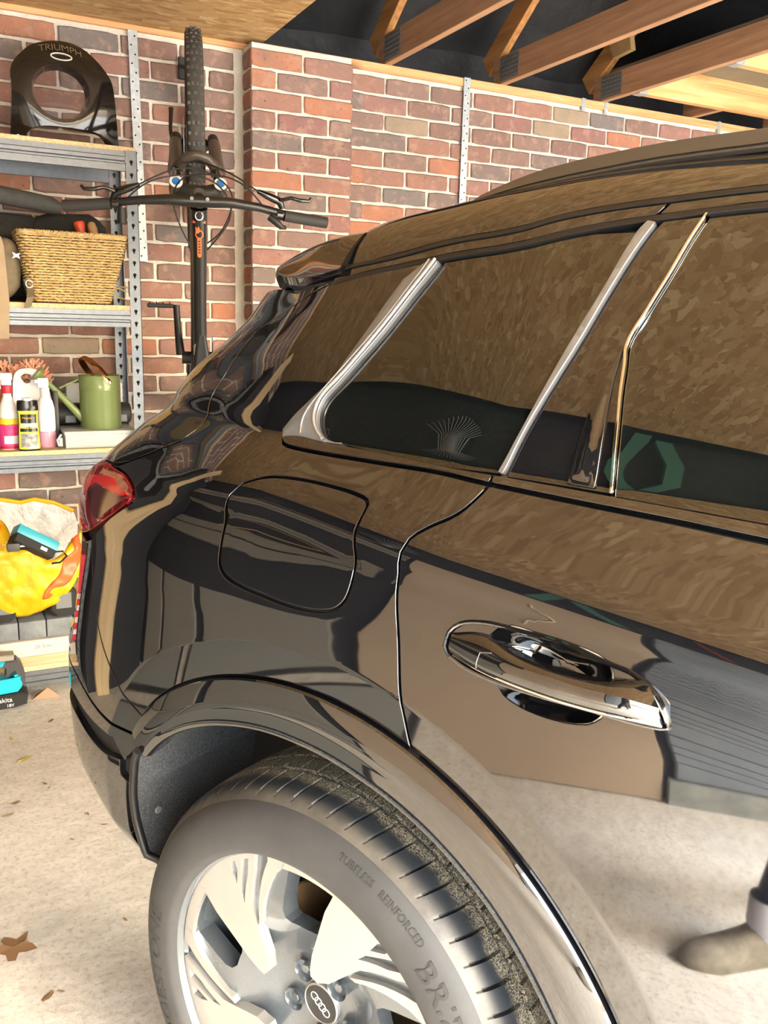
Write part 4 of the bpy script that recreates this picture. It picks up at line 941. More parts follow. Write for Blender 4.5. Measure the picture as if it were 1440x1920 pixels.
# ---- motorcycle fairing on the top shelf
FA = [(-1.546, 1.997), (-1.503, 1.999), (-1.491, 2.029), (-1.474, 2.043), (-1.439, 2.051), (-1.371, 2.053), (-1.301, 2.051), (-1.255, 2.046), (-1.234, 2.031), (-1.217, 1.999), (-1.178, 2.001), (-1.189, 2.067), (-1.197, 2.153), (-1.208, 2.224), (-1.235, 2.271), (-1.262, 2.301), (-1.289, 2.324), (-1.323, 2.339), (-1.37, 2.342), (-1.418, 2.332), (-1.466, 2.312), (-1.5, 2.28), (-1.529, 2.242), (-1.537, 2.218), (-1.537, 2.159), (-1.541, 2.093), (-1.545, 2.026)]
FA = [(x, z-.029) for x, z in FA]
FY = -.20; fc = Vector((-1.380, 2.137)); fr_ = .088
fq = smooth_poly(FA, .007, 50)
def fair_y(x, z):
    d = math.hypot((x-fc.x), (z-fc.y)*1.05); t = max(0, (d-.10)/.19)
    top = max(0, z-2.2)*.35
    return FY-.085+.10*t**1.7+top
fh = np.array([(fc.x+fr_*1.08*cos(a), fc.y+fr_*sin(a)) for a in np.linspace(0, 2*pi, 64, endpoint=False)])
g_ = [(x, z) for x in np.arange(-1.56, -1.16, .012) for z in np.arange(1.96, 2.33, .012)]
g_ = np.array(g_); ok = inside(fq, g_) & ~inside(fh, g_); g_ = g_[ok]; g_ = g_[(seg_dist(fq, g_) > .005) & (seg_dist(fh, g_) > .005)]
pts = np.concatenate([fq, fh, g_]); ed = [(i, (i+1) % len(fq)) for i in range(len(fq))]+[(len(fq)+i, len(fq)+(i+1) % 64) for i in range(64)]
r_ = geometry.delaunay_2d_cdt([Vector(p) for p in pts.tolist()], ed, [], 0, 1e-7); vo = np.array([[p.x, p.y] for p in r_[0]]); tr = np.array([list(f) for f in r_[2]]); ce = vo[tr].mean(1); tr = tr[inside(fq, ce) & ~inside(fh, ce)]
m = MB(); VV = [m.bm.verts.new((x+1.38, fair_y(x, z)+.2, z-1.969)) for x, z in vo]
for t in tr: m.bm.faces.new([VV[i] for i in t])
for L, dy in ((fq, .035), (fh, .055)):
    A = [m.bm.verts.new((x+1.38, fair_y(x, z)+.2, z-1.969)) for x, z in L]; k = 1.03 if L is fh else 1.0
    c = L.mean(0); s2 = .90 if L is fh else 1.0
    B = [m.bm.verts.new((c[0]+(x-c[0])*s2+1.38, fair_y(x, z)+dy+.2, c[1]+(z-c[1])*s2-1.969)) for x, z in L]
    for i in range(len(L)): m.bm.faces.new((A[i], A[(i+1) % len(L)], B[(i+1) % len(L)], B[i]))
bmesh.ops.remove_doubles(m.bm, verts=m.bm.verts, dist=1e-5)
fairing = empty('motorcycle_fairing', (-1.38, FY, 1.969), 'glossy black motorcycle headlight fairing standing on the top shelf', 'fairing')
P_('fairing_black', (.010, .008, .007), .09, 0, ior=1.55)
m.build('shell', M['fairing_black'], fairing, smooth=50)
lens_m = NT('clear_lens').set(col=(1, 1, 1), rough=.0, trans=1.0, ior=1.12).m
m = MB(); m.lathe([(0, .008), (.05, .004), (.082, -.002), (.082, -.004), (.05, .002), (0, .006)], 40, Matrix.Translation((0, -.045, fc.y-1.969)) @ Matrix.Rotation(pi/2, 4, 'X')); m.build('clear_screen', lens_m, fairing, smooth=60)
P_('gold_dull', (.16, .115, .06), .4); P_('silver_dull', (.62, .60, .55), .4)
def fcurve(co):
    x = co.x; zz = 2.284+co.y-.5*x*x/.19; X = fc.x+.008+x
    return Vector((X+1.38, fair_y(X, zz)+.2-.003-co.z, zz-1.969))
text_mesh('faded_lettering', 'TRIUMPH', .034, M['gold_dull'], fairing, fcurve, .0004)
m = MB(); m.tube([(.008+.034*cos(a), fair_y(-1.372+.034*cos(a), 2.252+.012*sin(a))+.2-.002, 2.252+.012*sin(a)-1.969) for a in np.linspace(0, 2*pi, 30, endpoint=False)], .0022, 6, closed=True); m.build('oval_badge', M['silver_dull'], fairing)
for x in (-1.522, -1.199):
    m = MB(); m.lathe([(0, .003), (.006, .0025), (.007, 0)], 12, Matrix.Translation((x+1.38, fair_y(x, 1.985)+.2-.001, .016)) @ Matrix.Rotation(pi/2, 4, 'X')); m.build('mounting_screw', M['galv'], fairing)
# ---- second shelf: basket and tools
basket = empty('seagrass_basket', (-1.367, -.245, 1.429), 'woven seagrass basket on the second shelf, holding hand tools', 'basket')
def rrect(cx, cy, hx, hy, r, n):
    per = []; pts = []
    for (sx, sy, a0) in ((1, 1, 0), (-1, 1, 90), (-1, -1, 180), (1, -1, 270)):
        for k in range(7):
            a = radians(a0+k*15); pts.append((cx+sx*(hx-r)+r*cos(a), cy+sy*(hy-r)+r*sin(a)))
    pts = np.array(pts+pts[:1]); d = np.concatenate([[0], np.cumsum(np.linalg.norm(np.diff(pts, axis=0), axis=1))]); q = np.linspace(0, d[-1], n, endpoint=False)
    return np.stack([np.interp(q, d, pts[:, 0]), np.interp(q, d, pts[:, 1])], 1)
M['straw'] = mottled('straw', (.42, .27, .10), (.72, .53, .26), 55, .75, .4, .003)
def bk(f): return rrect(0.0-.014*(1-f), 0, .131+.053*f, .088+.022*f, .03, 190)
m = MB(); rb_ = random.Random(9); NR = 25
for i in range(NR):
    f = (i+.5)/NR; c = bk(f); z0 = .004+f*.228; ph = pi*(i % 2); nrm = c-c.mean(0); nrm /= np.linalg.norm(nrm, axis=1, keepdims=True)
    k = np.arange(190); wv = np.sin(k*2*pi/190*34+ph)
    m.tube([(c[j][0]+nrm[j][0]*.0030*wv[j], c[j][1]+nrm[j][1]*.0030*wv[j], z0+rb_.uniform(-.0011, .0011)) for j in range(190)], [.0040+rb_.uniform(-.0007, .0008) for _ in range(190)], 5, closed=True)
m.build('weave', M['straw'], basket, smooth=70, kind='stuff')
m = MB(); c = bk(1.0)
for ph in (0, 2.1, 4.2): m.tube([(c[j][0]*1.0, c[j][1]+.0045*sin(j*2*pi/190*44+ph), .236+.0055*cos(j*2*pi/190*44+ph)) for j in range(190)], .0046, 5, closed=True)
m.build('rim', M['straw'], basket, smooth=70)
m = MB(); m.loft([[(x*.95, y*.93, z) for x, y in bk(f)[::5]] for f, z in ((0, .002), (1, .226))], cap=True); m.build('lining', plain('straw_dark', (.10, .06, .025), .9), basket)
for (p, q) in (((.142, -.06, .06), (.175, -.075, .047)), ((.145, -.05, .062), (.180, -.06, .064)), ((.140, -.05, .03), (.178, -.07, .018))):
    m = MB(); m.tube([p, ((p[0]+q[0])/2, p[1]-.01, (p[2]+q[2])/2+.004), q], .0028, 6); m.build('loose_strand', M['straw'], basket)
def lathe_thing(name, prof, mat, loc, rot, label, cat, n=24, smooth=40):
    m = MB(); m.lathe(prof, n); o = m.build(name, mat, smooth=smooth, label=label, cat=cat); o.location = loc; o.rotation_euler = rot; return o
lathe_thing('tool_handle', [(0, 0), (.012, 0), (.0125, .09), (.0145, .14), (.019, .165), (.0195, .172), (.016, .178), (0, .178)], M['orange_handle'], (-1.30, -.235, 1.545), (radians(-4), radians(-11), 0), 'orange plastic tool handle sticking out of the basket', 'hand tool')
P_('beech', (.52, .31, .14), .45)
lathe_thing('tool_handle', [(0, 0), (.009, 0), (.010, .08), (.0145, .13), (.0165, .16), (.013, .178), (.006, .184), (0, .185)], M['beech'], (-1.250, -.235, 1.543), (radians(-4), radians(-13), 0), 'varnished wooden tool handle sticking out of the basket beside the orange one', 'hand tool')
def blob(name, boxes, mat, label=None, cat=None, parent=None, noise=.012, sc=9, seed=0, sub=3, smooth=70):
    # soft lumpy body: rounded boxes voxel-free, displaced by noise
    from mathutils import noise as mn
    m = MB()
    for a, b in boxes:
        t = bmesh.ops.create_icosphere(m.bm, subdivisions=sub, radius=1)
        a, b = Vector(a), Vector(b); c = (a+b)/2; h = (b-a)/2
        for v in t['verts']:
            p = v.co.copy(); e = .45
            q = Vector([math.copysign(abs(x)**e, x) for x in p]); v.co = c+Vector((q.x*h.x, q.y*h.y, q.z*h.z))*.93
            d = mn.noise(v.co*sc+Vector((seed, 0, 0)))+.5*mn.noise(v.co*sc*2.3); v.co += p*noise*d
    return m.build(name, mat, parent, smooth=smooth, label=label, cat=cat)
M['dark_cloth'] = mottled('dark_cloth', (.012, .012, .012), (.028, .028, .028), 60, .8, .2, .002)
blob('black_holdall', [((-1.50, -.125, 1.431), (-1.205, -.04, 1.765)), ((-1.70, -.115, 1.431), (-1.42, -.045, 1.76))], M['dark_cloth'], 'black soft holdall lying behind the basket on the second shelf', 'bag', noise=.022, sc=8)
m = MB(); m.tube([(-1.68, -.175, 1.805), (-1.60, -.175, 1.798), (-1.42, -.175, 1.775), (-1.385, -.17, 1.765)], [.030, .031, .030, .018], 14); tag(m.build('rolled_mat', mottled('grey_cloth', (.045, .047, .045), (.07, .07, .066), 30, .8, .2, .002)), 'dark grey rolled mat lying across the top of the black holdall', 'mat')
kh = mottled('khaki', (.17, .135, .085), (.23, .185, .12), 40, .85, .25, .002)
kb = blob('khaki_backpack', [((-1.78, -.305, 1.431), (-1.535, -.16, 1.655))], kh, 'khaki canvas backpack beside the basket with a pale buckle and hanging strap', 'bag', noise=.018, sc=10, seed=4)
m = MB()
m.prism([(-.014, -.010), (0, -.005), (.012, -.011), (.008, 0), (.013, .010), (0, .005), (-.013, .011), (-.008, 0)], 0, .005, Matrix.Translation((-1.557, -.316, 1.585)) @ Matrix.Rotation(pi/2, 4, 'X')); m.build('buckle', M['white'], kb)
m = MB(); st_ = [(-1.527, -.312, 1.51), (-1.518, -.332, 1.475), (-1.524, -.368, 1.448), (-1.535, -.372, 1.412)]
m.loft([[(x-.012, y-.001, z-.004), (x+.012, y-.001, z+.002), (x+.012, y+.001, z+.002), (x-.012, y+.001, z-.004)] for x, y, z in st_]); m.build('strap', kh, kb)
m = MB(); m.tube([(-1.522+.011*cos(a), -.334, 1.492+.013*sin(a)) for a in np.linspace(0, 2*pi, 20, endpoint=False)], .002, 6, closed=True); m.build('strap_ring', M['galv'], kb)
cbm = mottled('cardboard', (.30, .225, .145), (.36, .275, .18), 12, .85, .05, .002)
m = MB(); m.prism([(-1.80, 1.306), (-1.600, 1.306), (-1.592, 1.434), (-1.599, 1.610), (-1.606, 1.640), (-1.80, 1.65)], -.004, 0, Matrix.Translation((0, -.381, 0)) @ Matrix.Rotation(pi/2, 4, 'X')); tag(m.build('cardboard_sheet', cbm), 'brown cardboard sheet hanging over the front edge of the second shelf', 'cardboard')
# ---- third shelf
zb3 = .914
M['clear_plastic'] = NT('clear_plastic').set(col=(.92, .90, .90), rough=.12, alpha=1, ior=1.45, sss=.2).m
P_('pink_liquid', (.80, .36, .50), .15); P_('pale_plastic', (.80, .78, .80), .25); P_('red_cap', (.72, .02, .05), .35); P_('label_pink', (.80, .05, .28), .4); P_('label_yellow', (.90, .62, .02), .4); P_('label_white', (.85, .80, .84), .4); P_('label_lime', (.78, .80, .05), .35); P_('bottle_black', (.012, .012, .012), .22); P_('text_red', (.70, .02, .06), .4); P_('grey_text', (.45, .45, .44), .4); P_('rose_red', (.70, .03, .04), .4)
def oval_bottle(m, prof, rx, ry, c, n=28):
    # prof: list of (scale_x, scale_y, z)
    m.loft([[(c[0]+rx*sx*cos(2*pi*k/n), c[1]+ry*sy*sin(2*pi*k/n), c[2]+z) for k in range(n)] for sx, sy, z in prof]); return m
def wrap(parent, name, c, rx, ry, z0, z1, a0, a1, mat, fs=None, eps=.0008, n=16):
    m = MB(); f = fs or (lambda z: 1)
    m.grid(lambda i, j: (c[0]+(rx*f(z0+(z1-z0)*j)+eps)*cos(radians(a0+(a1-a0)*i)), c[1]+(ry*f(z0+(z1-z0)*j)+eps)*sin(radians(a0+(a1-a0)*i)), c[2]+z0+(z1-z0)*j), n, 8); return m.build(name, mat, parent)
# pink spray bottle
c0 = (-1.612, -.285, 0)
sb = empty('spray_bottle', (c0[0], c0[1], zb3), 'clear spray bottle with red collar and pink label, left of the black bottle', 'bottle'); C0 = (0, 0, 0)
f1 = lambda z: 1
oval_bottle(MB(), [(.9, .9, 0), (1, 1, .006), (1, 1, .105), (.94, .94, .13), (.72, .72, .165), (.45, .5, .19), (.42, .48, .203)], .0325, .026, C0).build('bottle_body', M['clear_plastic'], sb, smooth=60)
wrap(sb, 'label', C0, .0325, .026, .012, .092, 185, 355, M['label_pink']); lb = wrap(sb, 'label_stripe', C0, .0325, .026, .088, .112, 185, 355, M['label_yellow']); wrap(sb, 'label_base', C0, .0325, .026, .004, .014, 185, 355, M['text_red'])
wrap(sb, 'label_picture', C0, .0325, .026, .022, .05, 235, 330, M['label_white'], eps=.0014)
def cyl_text(parent, txt, size, c, rx, ry, zc, amid, mat, eps=.0016, name='label_text'):
    def f(co):
        a = radians(amid)+co.x/rx; return Vector((c[0]+(rx+eps)*cos(a), c[1]+(ry+eps)*sin(a)-co.z, c[2]+zc+co.y))
    return text_mesh(name, txt, size, mat, parent, f, .0003)
cyl_text(sb, 'Elbow', .023, C0, .0325, .026, .078, 283, M['text_red']); cyl_text(sb, 'Grease', .021, C0, .0325, .026, .059, 285, M['text_red'])
MB().lathe([(.0165, .200), (.0175, .203), (.0175, .226), (.015, .228)], 24).build('collar', M['red_cap'], sb)
m = MB(); m.box((-.017, -.011, .228), (.016, .011, .248), .004, seg=2); m.box((-.022, -.012, .244), (.02, .012, .272), .008, seg=2); m.box((-.034, -.007, .250), (-.018, .007, .264), .003); m.build('sprayer_head', M['white'], sb)
m = MB(); m.box((-.026, -.005, .214), (-.019, .005, .25), .002); m.build('trigger', M['white'], sb)
# black bottle
bb = empty('polish_bottle', (-1.551, -.330, zb3), 'black waisted bottle with lime and black label at the front edge of the third shelf', 'bottle')
pr = [(.97, .9, 0), (1.02, 1, .004), (1.02, 1, .03), (.97, 1, .065), (.90, .95, .10), (.90, .95, .12), (.97, .98, .145), (.985, 1, .150), (.975, .95, .155), (.93, .85, .176), (.86, .7, .178)]
oval_bottle(MB(), pr, .0372, .021, C0).build('bottle_body', M['bottle_black'], bb, smooth=50)
fw = lambda z: float(np.interp(z, [p[2] for p in pr], [p[0] for p in pr]))
wrap(bb, 'label', C0, .0372, .021, .006, .142, 205, 335, M['label_lime'], fw); wrap(bb, 'label_dark', C0, .0372, .021, .098, .130, 222, 318, M['bottle_black'], fw, eps=.0014); wrap(bb, 'label_pale', C0, .0372, .021, .086, .099, 216, 324, plain('pale_label', (.62, .62, .60), .4), fw, eps=.0014); wrap(bb, 'label_bar', C0, .0372, .021, .068, .080, 218, 322, M['bottle_black'], fw, eps=.0014); wrap(bb, 'label_photo', C0, .0372, .021, .012, .062, 222, 318, mottled('label_photo', (.05, .06, .06), (.5, .52, .5), 55, .4, 0), fw, eps=.0014); wrap(bb, 'label_band', C0, .0372, .021, .008, .014, 262, 318, M['white'], fw, eps=.0019)
P_('logo_gold', (.85, .48, .05), .4)
cyl_text(bb, "Meguiar's", .0105, C0, .0345, .020, .117, 268, M['logo_gold'], .0022); cyl_text(bb, 'ULTIMATE', .0085, C0, .0345, .020, .0925, 270, M['grey_text'], .0026)
m = MB(); m.lathe([(.018, .176), (.017, .186), (0, .187)], 20); m.build('cap', M['white'], bb)
# white jug
jg = empty('white_jug', (-1.52, -.165, zb3), 'large white plastic jug with a moulded handle behind the black bottle', 'bottle')
jo = [(-.068, 0), (.066, 0), (.068, .10), (.062, .19), (.045, .245), (.02, .276), (-.038, .277), (-.055, .262), (-.066, .19), (-.068, .10)]
jo = smooth_poly(jo, .008, 60); jh = smooth_poly([(-.037, .250), (-.022, .262), (0, .258), (-.006, .230), (-.022, .228)], .006, 80)
vo, tr = tri_poly([tuple(p) for p in jo], [[tuple(p) for p in jh]])
m = MB()
for sgn in (-1, 1):
    V_ = [m.bm.verts.new((x, sgn*.040*(1-.5*max(0, (z-.16)/.12)), z)) for x, z in vo]
    for t in tr: m.bm.faces.new([V_[i] for i in t])
for L in (jo, jh):
    n = len(L); A = [m.bm.verts.new((x, -.040*(1-.5*max(0, (z-.16)/.12)), z)) for x, z in L]; B = [m.bm.verts.new((x, .040*(1-.5*max(0, (z-.16)/.12)), z)) for x, z in L]
    for i in range(n): m.bm.faces.new((A[i], A[(i+1) % n], B[(i+1) % n], B[i]))
bmesh.ops.remove_doubles(m.bm, verts=m.bm.verts, dist=1e-5); m.build('jug_body', M['pale_plastic'], jg, smooth=60)
m = MB(); m.prism([(.033, .055), (.066, .055), (.067, .13), (.055, .125), (.04, .10)], 0, .0015, Matrix.Translation((0, -.041, 0)) @ Matrix.Rotation(pi/2, 4, 'X')); m.build('dark_label', M['bottle_black'], jg)
m = MB(); m.lathe([(0, 0), (.011, 0), (.011, .0015), (0, .0015)], 14, Matrix.Translation((.055, -.043, .042)) @ Matrix.Rotation(pi/2, 4, 'X')); m.build('red_flower', M['rose_red'], jg)
# clear bottle with pink fluid
cb = empty('pump_bottle', (-1.484, -.262, zb3), 'clear sprayer bottle part full of pink fluid, right of the black bottle', 'bottle')
oval_bottle(MB(), [(.95, .95, .058), (1, 1, .07), (.98, .98, .14), (.80, .8, .168), (.55, .62, .182), (.5, .6, .185)], .0325, .026, C0).build('bottle_body', M['clear_plastic'], cb, smooth=60)
oval_bottle(MB(), [(.9, .9, 0), (1, 1, .006), (1, 1, .057)], .0325, .026, C0).build('pink_fluid', M['pink_liquid'], cb, smooth=60)
m = MB(); m.lathe([(.0165, .184), (.0165, .215), (.014, .217), (0, .217)], 20); m.box((-.024, -.010, .216), (.014, .010, .252), .005, seg=2); m.box((-.034, -.006, .232), (-.02, .006, .246), .002); m.build('sprayer_head', M['white'], cb)
# black case and roll
tag(bx('black_case', (-1.452, -.245, zb3+.001), (-1.418, -.05, 1.118), mottled('case_black', (.02, .021, .023), (.03, .031, .033), 20, .5, .05, .001), bev=.008, seg=0) if False else MB().box((-1.452, -.245, zb3+.001), (-1.436, -.05, 1.118), .006, seg=2).build('black_case', plain('case_black', (.022, .023, .025), .45)), 'slim upright black case between the jug and the watering can spout', 'case')
gb = empty('grey_tray', (-1.30, -.21, zb3), 'pale grey metal cash tin under the watering can', 'tin')
P_('pale_grey', (.46, .50, .51), .45)
MB().box((-.128, -.12, 0), (.126, .10, .052), .003, seg=2).build('tin_base', M['pale_grey'], gb); MB().box((-.131, -.123, .048), (.129, .103, .062), .003, seg=2).build('tin_lid', M['pale_grey'], gb)
m = MB(); m.box((-.150, -.10, .004), (-.133, -.085, .04), .003); m.tube([(-.14, -.1, .05), (-.155, -.105, .03), (-.15, -.11, .008)], .005, 8); m.build('latch', M['galv'], gb)
rl = empty('black_roll_bag', (-1.30, -.115, zb3+.062), 'black cylindrical case with grey clasps lying behind the watering can', 'case')
m = MB(); m.lathe([(0, -.145), (.036, -.145), (.042, -.138), (.042, .138), (.036, .145), (0, .145)], 28, Matrix.Translation((0, 0, .0425)) @ Matrix.Rotation(pi/2, 4, 'Y')); m.build('case_body', plain('roll_black', (.025, .026, .028), .5), rl)
for x in (-.085, .105):
    m = MB(); m.box((x-.02, -.048, .012), (x+.02, -.036, .042), .003); m.build('clasp', plain('clasp_grey', (.22, .23, .25), .4), rl)
tag(MB().box((-1.385, -.070, zb3+.001), (-1.172, -.045, 1.133), .003).build('white_carton', M['white']), 'white carton standing against the wall behind the watering can', 'carton')
# watering can
wc = empty('watering_can', (-1.284, -.225, zb3+.062), 'sage green metal watering can with a copper handle on the grey tin', 'watering can')
M['sage'] = mottled('sage', (.185, .245, .085), (.20, .26, .095), 12, .28, .02, .001, coat=.3); M['copper'] = plain('copper', (.78, .36, .17), .22, 1.0)
m = MB(); m.lathe([(0, 0), (.0735, 0), (.0745, .003), (.074, .140), (.0752, .143), (.074, .147), (.0752, .151), (.074, .155), (.0745, .192), (.0762, .195), (.0745, .198), (.072, .195), (.071, .10), (0, .09)], 48); m.build('can_body', M['sage'], wc, smooth=35)
m = MB(); m.tube([(-.066, 0, .035), (-.12, -.004, .098), (-.175, -.006, .160), (-.205, -.008, .190)], [.0155, .0125, .0095, .0085], 16); m.build('spout', M['sage'], wc, smooth=50)
m = MB(); m.lathe([(.0085, 0), (.012, .006), (.031, .024), (.0315, .027), (.029, .029), (0, .031)], 24, Matrix.Translation((-.202, -.008, .187)) @ Matrix.Rotation(radians(-47), 4, 'Y')); m.build('rose', M['sage'], wc, smooth=30)
m = MB(); m.tube([(-.072, 0, .183), (-.145, -.003, .150)], .0042, 10); m.build('brace', M['sage'], wc)
m = MB()
hpts = [(.024, -.070, .172), (.005, -.070, .205), (-.028, -.052, .243), (-.056, -.010, .262), (-.058, .035, .250), (-.035, .066, .215), (-.01, .070, .180)]
hx = np.array(hpts); tq = np.linspace(0, 1, 7); q = np.linspace(0, 1, 30); hs = np.stack([np.array(cubic(tq, hx[:, i])(q)) for i in range(3)], 1)
rings = []
for i in range(30):
    t_ = hs[min(i+1, 29)]-hs[max(i-1, 0)]; t_ /= np.linalg.norm(t_); rad = hs[i]-np.array([-.02, 0, .18]); rad -= t_*(rad@t_); rad /= np.linalg.norm(rad); sd = np.cross(t_, rad)
    rings.append([tuple(hs[i]+sd*a+rad*b_) for a, b_ in ((-.011, -.0015), (.011, -.0015), (.011, .0015), (.006, .0028), (-.006, .0028), (-.011, .0015))])
m.loft(rings); m.build('handle', M['copper'], wc, smooth=40)
m = MB(); m.lathe([(0, .004), (.006, .003), (.007, 0)], 12, Matrix.Translation((.022, -.074, .174)) @ Matrix.Rotation(pi/2, 4, 'X')); m.build('handle_rivet', M['copper'], wc)
# orange chenille duster
mop = empty('chenille_duster', (-1.53, -.09, zb3), 'orange chenille duster head behind the bottles on the third shelf', 'duster')
P_('chenille', (.86, .45, .30), .9); rm = random.Random(4); m = MB()
for i in range(420):
    x = rm.uniform(-.115, .085); z = rm.uniform(.2, .29+.015*sin(x*40)); 
    if x > .03: z -= (x-.03)*.9
    a = rm.uniform(-.9, .9); L = rm.uniform(.018, .03); up = .9 if z > .26 else rm.uniform(-.4, .8)
    y = rm.uniform(-.04, -.015); m.tube([(x, y, z), (x+L*.5*sin(a), y-.012, z+L*.45*up), (x+L*sin(a), y-.016, z+L*.85*up)], [.0030, .0036, .0026], 5)
m.build('noodles', M['chenille'], mop, smooth=80, kind='stuff')
MB().box((-.11, -.02, .0), (.08, .02, .275), .012, seg=2).build('duster_core', plain('duster_core', (.50, .18, .09), .9), mop)
# ---- bottom shelf
zb4 = .108
tag(MB().box((-2.0, -.362, zb4+.001), (-1.16, -.10, .149), .003).build('wooden_plank', M['shelf_plank']), 'brown wooden plank lying on the bottom shelf under the white board', 'plank')
wb = tag(MB().box((-1.98, -.366, .150), (-1.165, -.09, .2105), .002).build('white_board', mottled('white_board', (.50, .47, .41), (.60, .57, .51), 9, .6, .02, .001)), 'off-white board with a pencilled measurement on the bottom shelf', 'board')
text_mesh('pencil_note', '20.3cm', .020, plain('pencil', (.16, .16, .17), .7), wb, Matrix.Translation((-1.548, -.3665, .184)) @ Matrix.Rotation(pi/2, 4, 'X'), .0002)
M['slate'] = mottled('slate', (.10, .115, .13), (.22, .24, .255), 14, .7, .25, .003)
xs = [-1.845, -1.742, -1.627, -1.5305, -1.4335, -1.335, -1.24]
nm_ = ['slate grey paving block furthest left on the white board', 'slate grey paving block under the left dumbbell', 'slate grey paving block between the two dumbbells', 'slate grey paving block directly under the right dumbbell', 'slate grey paving block just right of the dumbbells', 'slate grey paving block hidden nearest the shelf post']
for i in range(6):
    tag(MB().box((xs[i]+.0018, -.345, .211), (xs[i+1]-.0018, -.13, .278), .004, seg=2).build('paving_block', M['slate']), nm_[i], 'block', 'paving blocks on the bottom shelf')
def dumbbell(x, label):
    d = empty('hex_dumbbell', (x, -.215, .278), label, 'dumbbell', 'dumbbells on the paving blocks')
    hexp = [(.062*cos(radians(a)), .056*sin(radians(a))) for a in (0, 60, 120, 180, 240, 300)]
    hexp = [(x_*.86, z_*1.05) for x_, z_ in hexp]; oct_ = [(-.049, -.030), (-.024, -.056), (.024, -.056), (.049, -.030), (.049, .030), (.024, .056), (-.024, .056), (-.049, .030)]
    for y0, y1 in ((-.12, -.055), (.045, .11)):
        m = MB(); m.prism(oct_, -y1, -y0, Matrix.Translation((0, 0, .0565)) @ Matrix.Rotation(pi/2, 4, 'X'), bev=.006); h = m.build('weight_head', M['matte_black'], d, smooth=20)
        if y0 < 0: MB().box((-.030, -.1215, .034), (.026, -.119, .095), .001).build('face_plate', plain('plate_grey', (.15, .16, .17), .5), h)
    m = MB(); m.lathe([(.015, -.06), (.018, 0), (.015, .06)], 16, Matrix.Translation((0, -.005, .0565)) @ Matrix.Rotation(pi/2, 4, 'X')); m.build('grip', M['galv'], d)
dumbbell(-1.462, 'black hex dumbbell on the paving blocks, nearest the tail of the car'); dumbbell(-1.675, 'black hex dumbbell on the paving blocks at the left, half under the yellow bag')
sbx = empty('striped_box', (-1.93, -.24, .2105), 'red box with white stripes on the bottom shelf, mirrored in the tail of the car', 'box')
MB().box((-.07, -.09, 0), (.07, .09, .36), .003).build('carton', M['red_cap'], sbx)
for i in range(4): MB().box((-.0706, -.0906, .03+i*.05), (.0706, .0906, .052+i*.05)).build('white_stripe', M['white'], sbx)
# yellow bag
from mathutils import noise as mn
bagm = mottled('bag_yellow', (.60, .33, .0), (.72, .44, .005), 10, .38, .3, .01); bagw = mottled('bag_white', (.52, .52, .52), (.66, .66, .66), 25, .5, .8, .012); bagr = plain('bag_red', (.80, .12, .025), .4)
bag = empty('plastic_carrier_bag', (-1.56, -.25, .39), 'crumpled yellow and red carrier bag with a white inside on the bottom shelf', 'bag')
boff = Vector((1.56, .25, -.39))
def wr(x, z, k=1): return k*(.010*mn.noise(Vector((x*16, z*22, 1)))+.006*mn.noise(Vector((x*40, z*30, 5)))+.008*mn.ridged_multi_fractal(Vector((x*9, z*12, 2)), 1, 2, 3, 1, 2)*.4)
def front(x, z):
    b = max(0, 1-((z-.44)/.2)**2); return -.275-.085*b**.5*(1-.5*((x+1.58)/.24)**2)+wr(x, z, 1.2)
def sheet(poly, f, name, mat, off=0, step=.012, thick=.0):
    q = smooth_poly(poly, .012, 70); lo, hi = q.min(0), q.max(0); g = np.array([(x, z) for x in np.arange(lo[0], hi[0], step) for z in np.arange(lo[1], hi[1], step)]); g = g[inside(q, g)]; g = g[seg_dist(q, g) > step*.5]
    pts = np.concatenate([q, g]); r = geometry.delaunay_2d_cdt([Vector(p) for p in pts.tolist()], [(i, (i+1) % len(q)) for i in range(len(q))], [], 0, 1e-7); vo = np.array([[p.x, p.y] for p in r[0]]); tr = np.array([list(t) for t in r[2]]); tr = tr[inside(q, vo[tr].mean(1))]
    m = MB(); V_ = [m.bm.verts.new(Vector((x, f(x, z)-off, z))+boff) for x, z in vo]
    for t in tr: m.bm.faces.new([V_[i] for i in t])
    o = m.build(name, mat, bag, smooth=75)
    if thick: md = o.modifiers.new('solid', 'SOLIDIFY'); md.thickness = thick
    return o
sheet([(-1.80, .70), (-1.661, .697), (-1.624, .688), (-1.576, .678), (-1.526, .687), (-1.457, .669), (-1.385, .630), (-1.385, .50), (-1.44, .43), (-1.80, .43)], lambda x, z: -.10-.30*max(0, .60-z)+wr(x, z, 1.6), 'bag_back', bagw, thick=.003)
m = MB(); m.tube([Vector((x, -.10+wr(x, z)-.004, z+.002))+boff for x, z in [(-1.80, .702), (-1.661, .698), (-1.624, .689), (-1.576, .679), (-1.526, .688), (-1.457, .670), (-1.385, .632)]], .008, 8); m.build('bag_hem', bagm, bag)
sheet([(-1.80, .66), (-1.675, .66), (-1.648, .642), (-1.634, .612), (-1.632, .548), (-1.583, .552), (-1.501, .506), (-1.461, .526), (-1.424, .568), (-1.385, .60), (-1.378, .517), (-1.413, .424), (-1.464, .355), (-1.521, .320), (-1.581, .297), (-1.64, .297), (-1.80, .32)], front, 'bag_front', bagm, thick=.004)
sheet([(-1.396, .592), (-1.426, .572), (-1.416, .535), (-1.453, .505), (-1.466, .472), (-1.475, .447), (-1.504, .42), (-1.533, .385), (-1.538, .36), (-1.518, .36), (-1.502, .373), (-1.513, .383), (-1.501, .399), (-1.453, .405), (-1.412, .46), (-1.392, .503)], front, 'bag_print', bagr, off=.0035, thick=.001)
sheet([(-1.80, .655), (-1.685, .655), (-1.66, .635), (-1.68, .60), (-1.80, .60)], front, 'bag_print', bagr, off=.0035, thick=.001)
